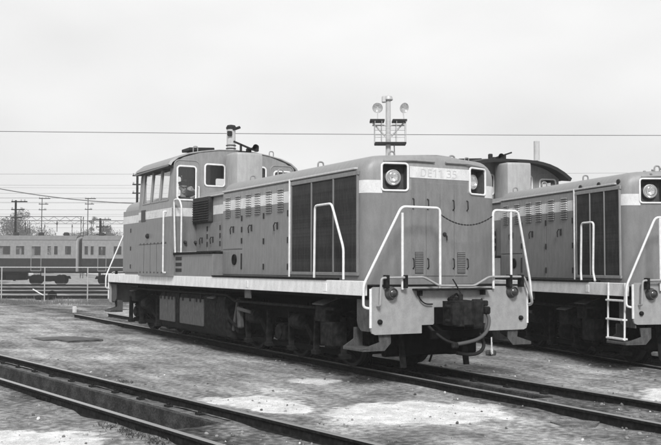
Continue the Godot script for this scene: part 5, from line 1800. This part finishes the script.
func sdf_mesh(mb: MB, bones: Array, cell: float, blend: float) -> void:      # bones: [a, b, ra, rb, grey]; surface nets over the blended capsules
	var lo := Vector3.INF
	var hi := -Vector3.INF
	for b in bones:
		for k in 2:
			lo = lo.min(b[k] - Vector3.ONE * (b[2 + k] + cell * 3)); hi = hi.max(b[k] + Vector3.ONE * (b[2 + k] + cell * 3))
	var n := Vector3i(((hi - lo) / cell).ceil()) + Vector3i.ONE
	var val := PackedFloat32Array()
	val.resize(n.x * n.y * n.z)
	val.fill(1.0)
	for b in bones:
		var reach: float = maxf(b[2], b[3]) + blend * 2.0 + cell * 2
		var l := Vector3i(((b[0].min(b[1]) - Vector3.ONE * reach - lo) / cell).floor()).clamp(Vector3i.ZERO, n - Vector3i.ONE)
		var h := Vector3i(((b[0].max(b[1]) + Vector3.ONE * reach - lo) / cell).ceil()).clamp(Vector3i.ZERO, n - Vector3i.ONE)
		var ab: Vector3 = b[1] - b[0]
		var ll := maxf(ab.length_squared(), 1e-9)
		for z in range(l.z, h.z + 1):
			for y in range(l.y, h.y + 1):
				for x in range(l.x, h.x + 1):
					var p := lo + Vector3(x, y, z) * cell
					var t := clampf((p - b[0]).dot(ab) / ll, 0, 1)
					var d: float = p.distance_to(b[0] + ab * t) - lerpf(b[2], b[3], t)
					var i := (z * n.y + y) * n.x + x
					var o := val[i]
					var e := maxf(blend - absf(o - d), 0.0) / blend
					val[i] = minf(o, d) - e * e * blend * 0.25
	var idx := {}
	var ps := PackedVector3Array()
	var base := mb.v.size()
	for z in n.z - 1:
		for y in n.y - 1:
			for x in n.x - 1:
				var i0 := (z * n.y + y) * n.x + x
				var neg := 0
				for k in 8:
					if val[i0 + (k & 1) + ((k >> 1) & 1) * n.x + (k >> 2) * n.x * n.y] < 0.0: neg += 1
				if neg == 0 or neg == 8: continue
				var s := Vector3.ZERO
				var c := 0
				for k in 8:
					for m in [1, 2, 4]:
						if k & m: continue
						var ka := val[i0 + (k & 1) + ((k >> 1) & 1) * n.x + (k >> 2) * n.x * n.y]
						var k2: int = k | m
						var kb := val[i0 + (k2 & 1) + ((k2 >> 1) & 1) * n.x + (k2 >> 2) * n.x * n.y]
						if (ka < 0.0) == (kb < 0.0): continue
						var pa := Vector3(k & 1, (k >> 1) & 1, k >> 2)
						var pb := Vector3(k2 & 1, (k2 >> 1) & 1, k2 >> 2)
						s += pa.lerp(pb, ka / (ka - kb)); c += 1
				idx[i0] = ps.size()
				ps.append(lo + (Vector3(x, y, z) + s / c) * cell)
	var tris := PackedInt32Array()
	var step := [1, n.x, n.x * n.y]
	for key in idx:
		for ax in 3:
			var nb: int = key + step[ax]
			if nb >= val.size() or (val[key] < 0.0) == (val[nb] < 0.0): continue
			var u: int = step[(ax + 1) % 3]
			var w: int = step[(ax + 2) % 3]
			if not (idx.has(key - u) and idx.has(key - w) and idx.has(key - u - w)): continue
			var q := [idx[key], idx[key - u], idx[key - u - w], idx[key - w]]
			if val[key] >= 0.0: q.reverse()
			tris.append_array(PackedInt32Array([q[0], q[1], q[2], q[0], q[2], q[3]]))
	var ns := PackedVector3Array()
	ns.resize(ps.size())
	for t in range(0, tris.size(), 3):
		var f := (ps[tris[t + 1]] - ps[tris[t]]).cross(ps[tris[t + 2]] - ps[tris[t]])
		for k in 3: ns[tris[t + k]] += f
	for i in ps.size():
		var best := 1e9
		var g := 0.1
		for b in bones:
			var ab: Vector3 = b[1] - b[0]
			var t := clampf((ps[i] - b[0]).dot(ab) / maxf(ab.length_squared(), 1e-9), 0, 1)
			var d: float = ps[i].distance_to(b[0] + ab * t) - lerpf(b[2], b[3], t)
			if d < best: best = d; g = b[4]
		mb.v.append(ps[i]); mb.n.append(ns[i].normalized()); mb.c.append(Color(g, g, g))
	for i in range(0, tris.size(), 3):
		mb.ix.append(base + tris[i]); mb.ix.append(base + tris[i + 2]); mb.ix.append(base + tris[i + 1])

func build_driver() -> void:
	# seated at the cab's front door window, looking out along the hood; +x is forward
	var o := Node3D.new()
	o.name = "person"
	add_child(o)
	o.position = Vector3(-8.40, 2.50, 1.04)
	tag(o, "person in dark jacket and peaked cap seated at the cab window", "person")
	var cloth := 0.035
	var sleeve := 0.55
	var skin := 0.30
	var V := func(x: float, y: float, z: float) -> Vector3: return Vector3(x, y, z)
	var bones: Array = [
		[V.call(-0.02, 0.12, -0.07), V.call(-0.02, 0.12, 0.07), 0.12, 0.12, cloth], [V.call(-0.02, 0.14, 0), V.call(0.0, 0.42, 0), 0.135, 0.145, cloth],
		[V.call(0.0, 0.42, -0.09), V.call(0.0, 0.42, 0.09), 0.11, 0.11, cloth], [V.call(0.0, 0.50, -0.15), V.call(0.0, 0.50, 0.15), 0.062, 0.062, cloth],
		[V.call(0.0, 0.50, 0), V.call(0.03, 0.62, 0), 0.06, 0.052, skin]]
	for s in [-1.0, 1.0]:
		bones.append([V.call(0.0, 0.08, s * 0.09), V.call(0.42, 0.09, s * 0.11), 0.085, 0.06, cloth])
		bones.append([V.call(0.42, 0.09, s * 0.11), V.call(0.40, -0.36, s * 0.11), 0.06, 0.042, cloth])
		bones.append([V.call(0.38, -0.42, s * 0.11), V.call(0.56, -0.44, s * 0.12), 0.042, 0.032, cloth])
	bones.append([V.call(0.0, 0.50, 0.18), V.call(0.10, 0.26, 0.24), 0.05, 0.042, cloth])
	bones.append([V.call(0.10, 0.26, 0.24), V.call(0.34, 0.30, 0.16), 0.040, 0.030, cloth])
	bones.append([V.call(0.0, 0.50, -0.18), V.call(0.14, 0.60, -0.32), 0.05, 0.042, sleeve])
	bones.append([V.call(0.14, 0.60, -0.32), V.call(0.30, 0.69, -0.14), 0.040, 0.030, sleeve])
	var mb := MB.new()
	sdf_mesh(mb, bones, 0.016, 0.05)
	# head on a grid of its own
	var H: Vector3 = Vector3(0.055, 0.74, 0)
	var head: Array = [[H + V.call(-0.015, 0.03, 0), H + V.call(0.0, 0.04, 0), 0.088, 0.085, skin], [H + V.call(0.02, -0.02, 0), H + V.call(0.035, -0.075, 0), 0.072, 0.045, skin],
		[H + V.call(-0.03, -0.12, 0), H + V.call(-0.02, -0.05, 0), 0.05, 0.055, skin], [H + V.call(0.09, 0.015, 0), H + V.call(0.112, -0.025, 0), 0.010, 0.015, skin],
		[H + V.call(0.085, -0.06, -0.018), H + V.call(0.085, -0.06, 0.018), 0.010, 0.010, 0.18]]
	for s in [-1.0, 1.0]:
		head.append([H + V.call(-0.005, 0.02, s * 0.085), H + V.call(0.0, -0.02, s * 0.083), 0.016, 0.012, skin])
		head.append([H + V.call(0.078, 0.015, s * 0.030), H + V.call(0.080, 0.015, s * 0.034), 0.011, 0.011, 0.05])
	sdf_mesh(mb, head, 0.006, 0.016)
	for s in [-1.0, 1.0]:
		var wr: Vector3 = V.call(0.34, 0.30, 0.16) if s > 0 else V.call(0.30, 0.69, -0.14)
		var f: Vector3 = V.call(0.9, 0.0, -0.3).normalized() if s > 0 else V.call(0.35, 0.25, 0.85).normalized()
		var side: Vector3 = f.cross(Vector3.UP if s > 0 else Vector3.RIGHT).normalized()
		var down: Vector3 = f.cross(side)
		var hand: Array = [[wr, wr + f * 0.03, 0.028, 0.026, skin]]
		for k in 4:
			var off := side * (k - 1.5) * 0.020
			var kn := wr + f * 0.085 + off
			hand.append([wr + f * 0.03 + off * 0.8, kn, 0.015, 0.012, skin])
			var l: float = [0.036, 0.043, 0.040, 0.030][k]
			hand.append([kn, kn + (f * 0.8 + down * 0.5).normalized() * l, 0.010, 0.009, skin])
			hand.append([kn + (f * 0.8 + down * 0.5).normalized() * l, kn + (f * 0.8 + down * 0.5).normalized() * l + (f * 0.3 + down).normalized() * l * 0.8, 0.009, 0.008, skin])
		hand.append([wr + f * 0.025 + side * 0.025, wr + f * 0.065 + side * 0.055 + down * 0.01, 0.013, 0.011, skin])
		hand.append([wr + f * 0.065 + side * 0.055 + down * 0.01, wr + f * 0.095 + side * 0.05 + down * 0.025, 0.011, 0.009, skin])
		sdf_mesh(mb, hand, 0.0045, 0.008)
	var m := StandardMaterial3D.new()
	m.resource_name = "clothes_and_skin"; m.vertex_color_use_as_albedo = true; m.roughness = 0.8
	part(mb, "body", m, o)
	var cap := MB.new()
	cap.lathe([Vector2(0.094, 0.0), Vector2(0.098, 0.04), Vector2(0.115, 0.065), Vector2(0.108, 0.085), Vector2(0.05, 0.10), Vector2(0.001, 0.103)], Transform3D(Basis(Vector3.BACK, 0.06), H + Vector3(-0.008, 0.055, 0)), 20, 50)
	var peak: PackedVector2Array = PackedVector2Array()
	for k in 11:
		var a := -1.1 + 2.2 * k / 10.0
		peak.append(Vector2(cos(a) * 0.15, sin(a) * 0.098))
	peak.append(Vector2(0.05, 0.085)); peak.append(Vector2(0.075, 0.0)); peak.append(Vector2(0.05, -0.085))
	cap.extrude(peak, Transform3D(Basis(Vector3.BACK, -0.3) * Basis(Vector3.RIGHT, PI / 2), H + Vector3(-0.008, 0.062, 0)), 0.006)
	part(cap, "cap", M.dark_trim, o)

func _ready() -> void:
	# camera: a 50 mm lens at eye height, standing off the nose of the first locomotive
	var cam := Camera3D.new()
	cam.name = "camera"
	add_child(cam)
	cam.fov = 26.885
	cam.near = 0.1; cam.far = 3000.0
	var f := Vector3(-cos(0.5043) * cos(0.0479), sin(0.0479), -sin(0.5043) * cos(0.0479))
	cam.look_at_from_position(Vector3(10.832, 1.545, 7.973), Vector3(10.832, 1.545, 7.973) + f * 10.0, Vector3.UP)
	cam.rotate_object_local(Vector3(0, 0, 1), 0.0026)
	cam.current = true
	# overcast sky with the sun behind thin cloud, behind the photographer's left shoulder
	var env := Environment.new()
	env.tonemap_mode = Environment.TONE_MAPPER_LINEAR
	env.tonemap_exposure = 2.15
	env.background_mode = Environment.BG_SKY
	var sky := Sky.new()
	var pm := PanoramaSkyMaterial.new()
	var sw := 1024
	var sh := 512
	var c1 := noise(401, 1.1, 5)
	var im := Image.create(sw, sh, false, Image.FORMAT_RGBF)
	for j in sh:
		var el := PI * (0.5 - (j + 0.5) / sh)
		for i in sw:
			var az := TAU * (i + 0.5) / sw
			var d := Vector3(cos(el) * cos(az), sin(el) * 2.6, cos(el) * sin(az))
			var q := c1.get_noise_3d(d.x * 1.6, d.y * 1.6, d.z * 1.6)
			var g := 0.412 + q * 0.085
			if el < 0.0: g = 0.11
			im.set_pixel(i, j, Color(g, g, g))
	pm.panorama = ImageTexture.create_from_image(im)
	sky.sky_material = pm
	env.sky = sky
	env.fog_enabled = true
	env.fog_density = 0.0011
	env.fog_light_color = Color(0.93, 0.93, 0.93)
	env.sdfgi_enabled = true; env.ssao_enabled = true; env.ssil_enabled = true
	var we := WorldEnvironment.new()
	we.name = "daylight"; we.environment = env
	add_child(we)
	var sun := DirectionalLight3D.new()
	sun.name = "sun"
	add_child(sun)
	sun.light_energy = 0.5
	sun.light_angular_distance = 14.0
	sun.shadow_enabled = true
	sun.look_at_from_position(Vector3(0.85, 0.75, 0.42) * 20.0, Vector3.ZERO, Vector3.UP)
	materials()
	build_setting()
	var l1 := make_loco("diesel_locomotive", false)
	tag(l1, "diesel locomotive numbered DE11 35 with the driver in its cab", "locomotive", "centre-cab diesel locomotives")
	var l2 := make_loco("diesel_locomotive_001", true)
	l2.position = Vector3(1.579, -0.05, -4.265); l2.rotation.y = -0.2218
	tag(l2, "diesel locomotive with a white rung ladder and three dots over its radiator", "locomotive", "centre-cab diesel locomotives")
	build_driver()
	build_far()
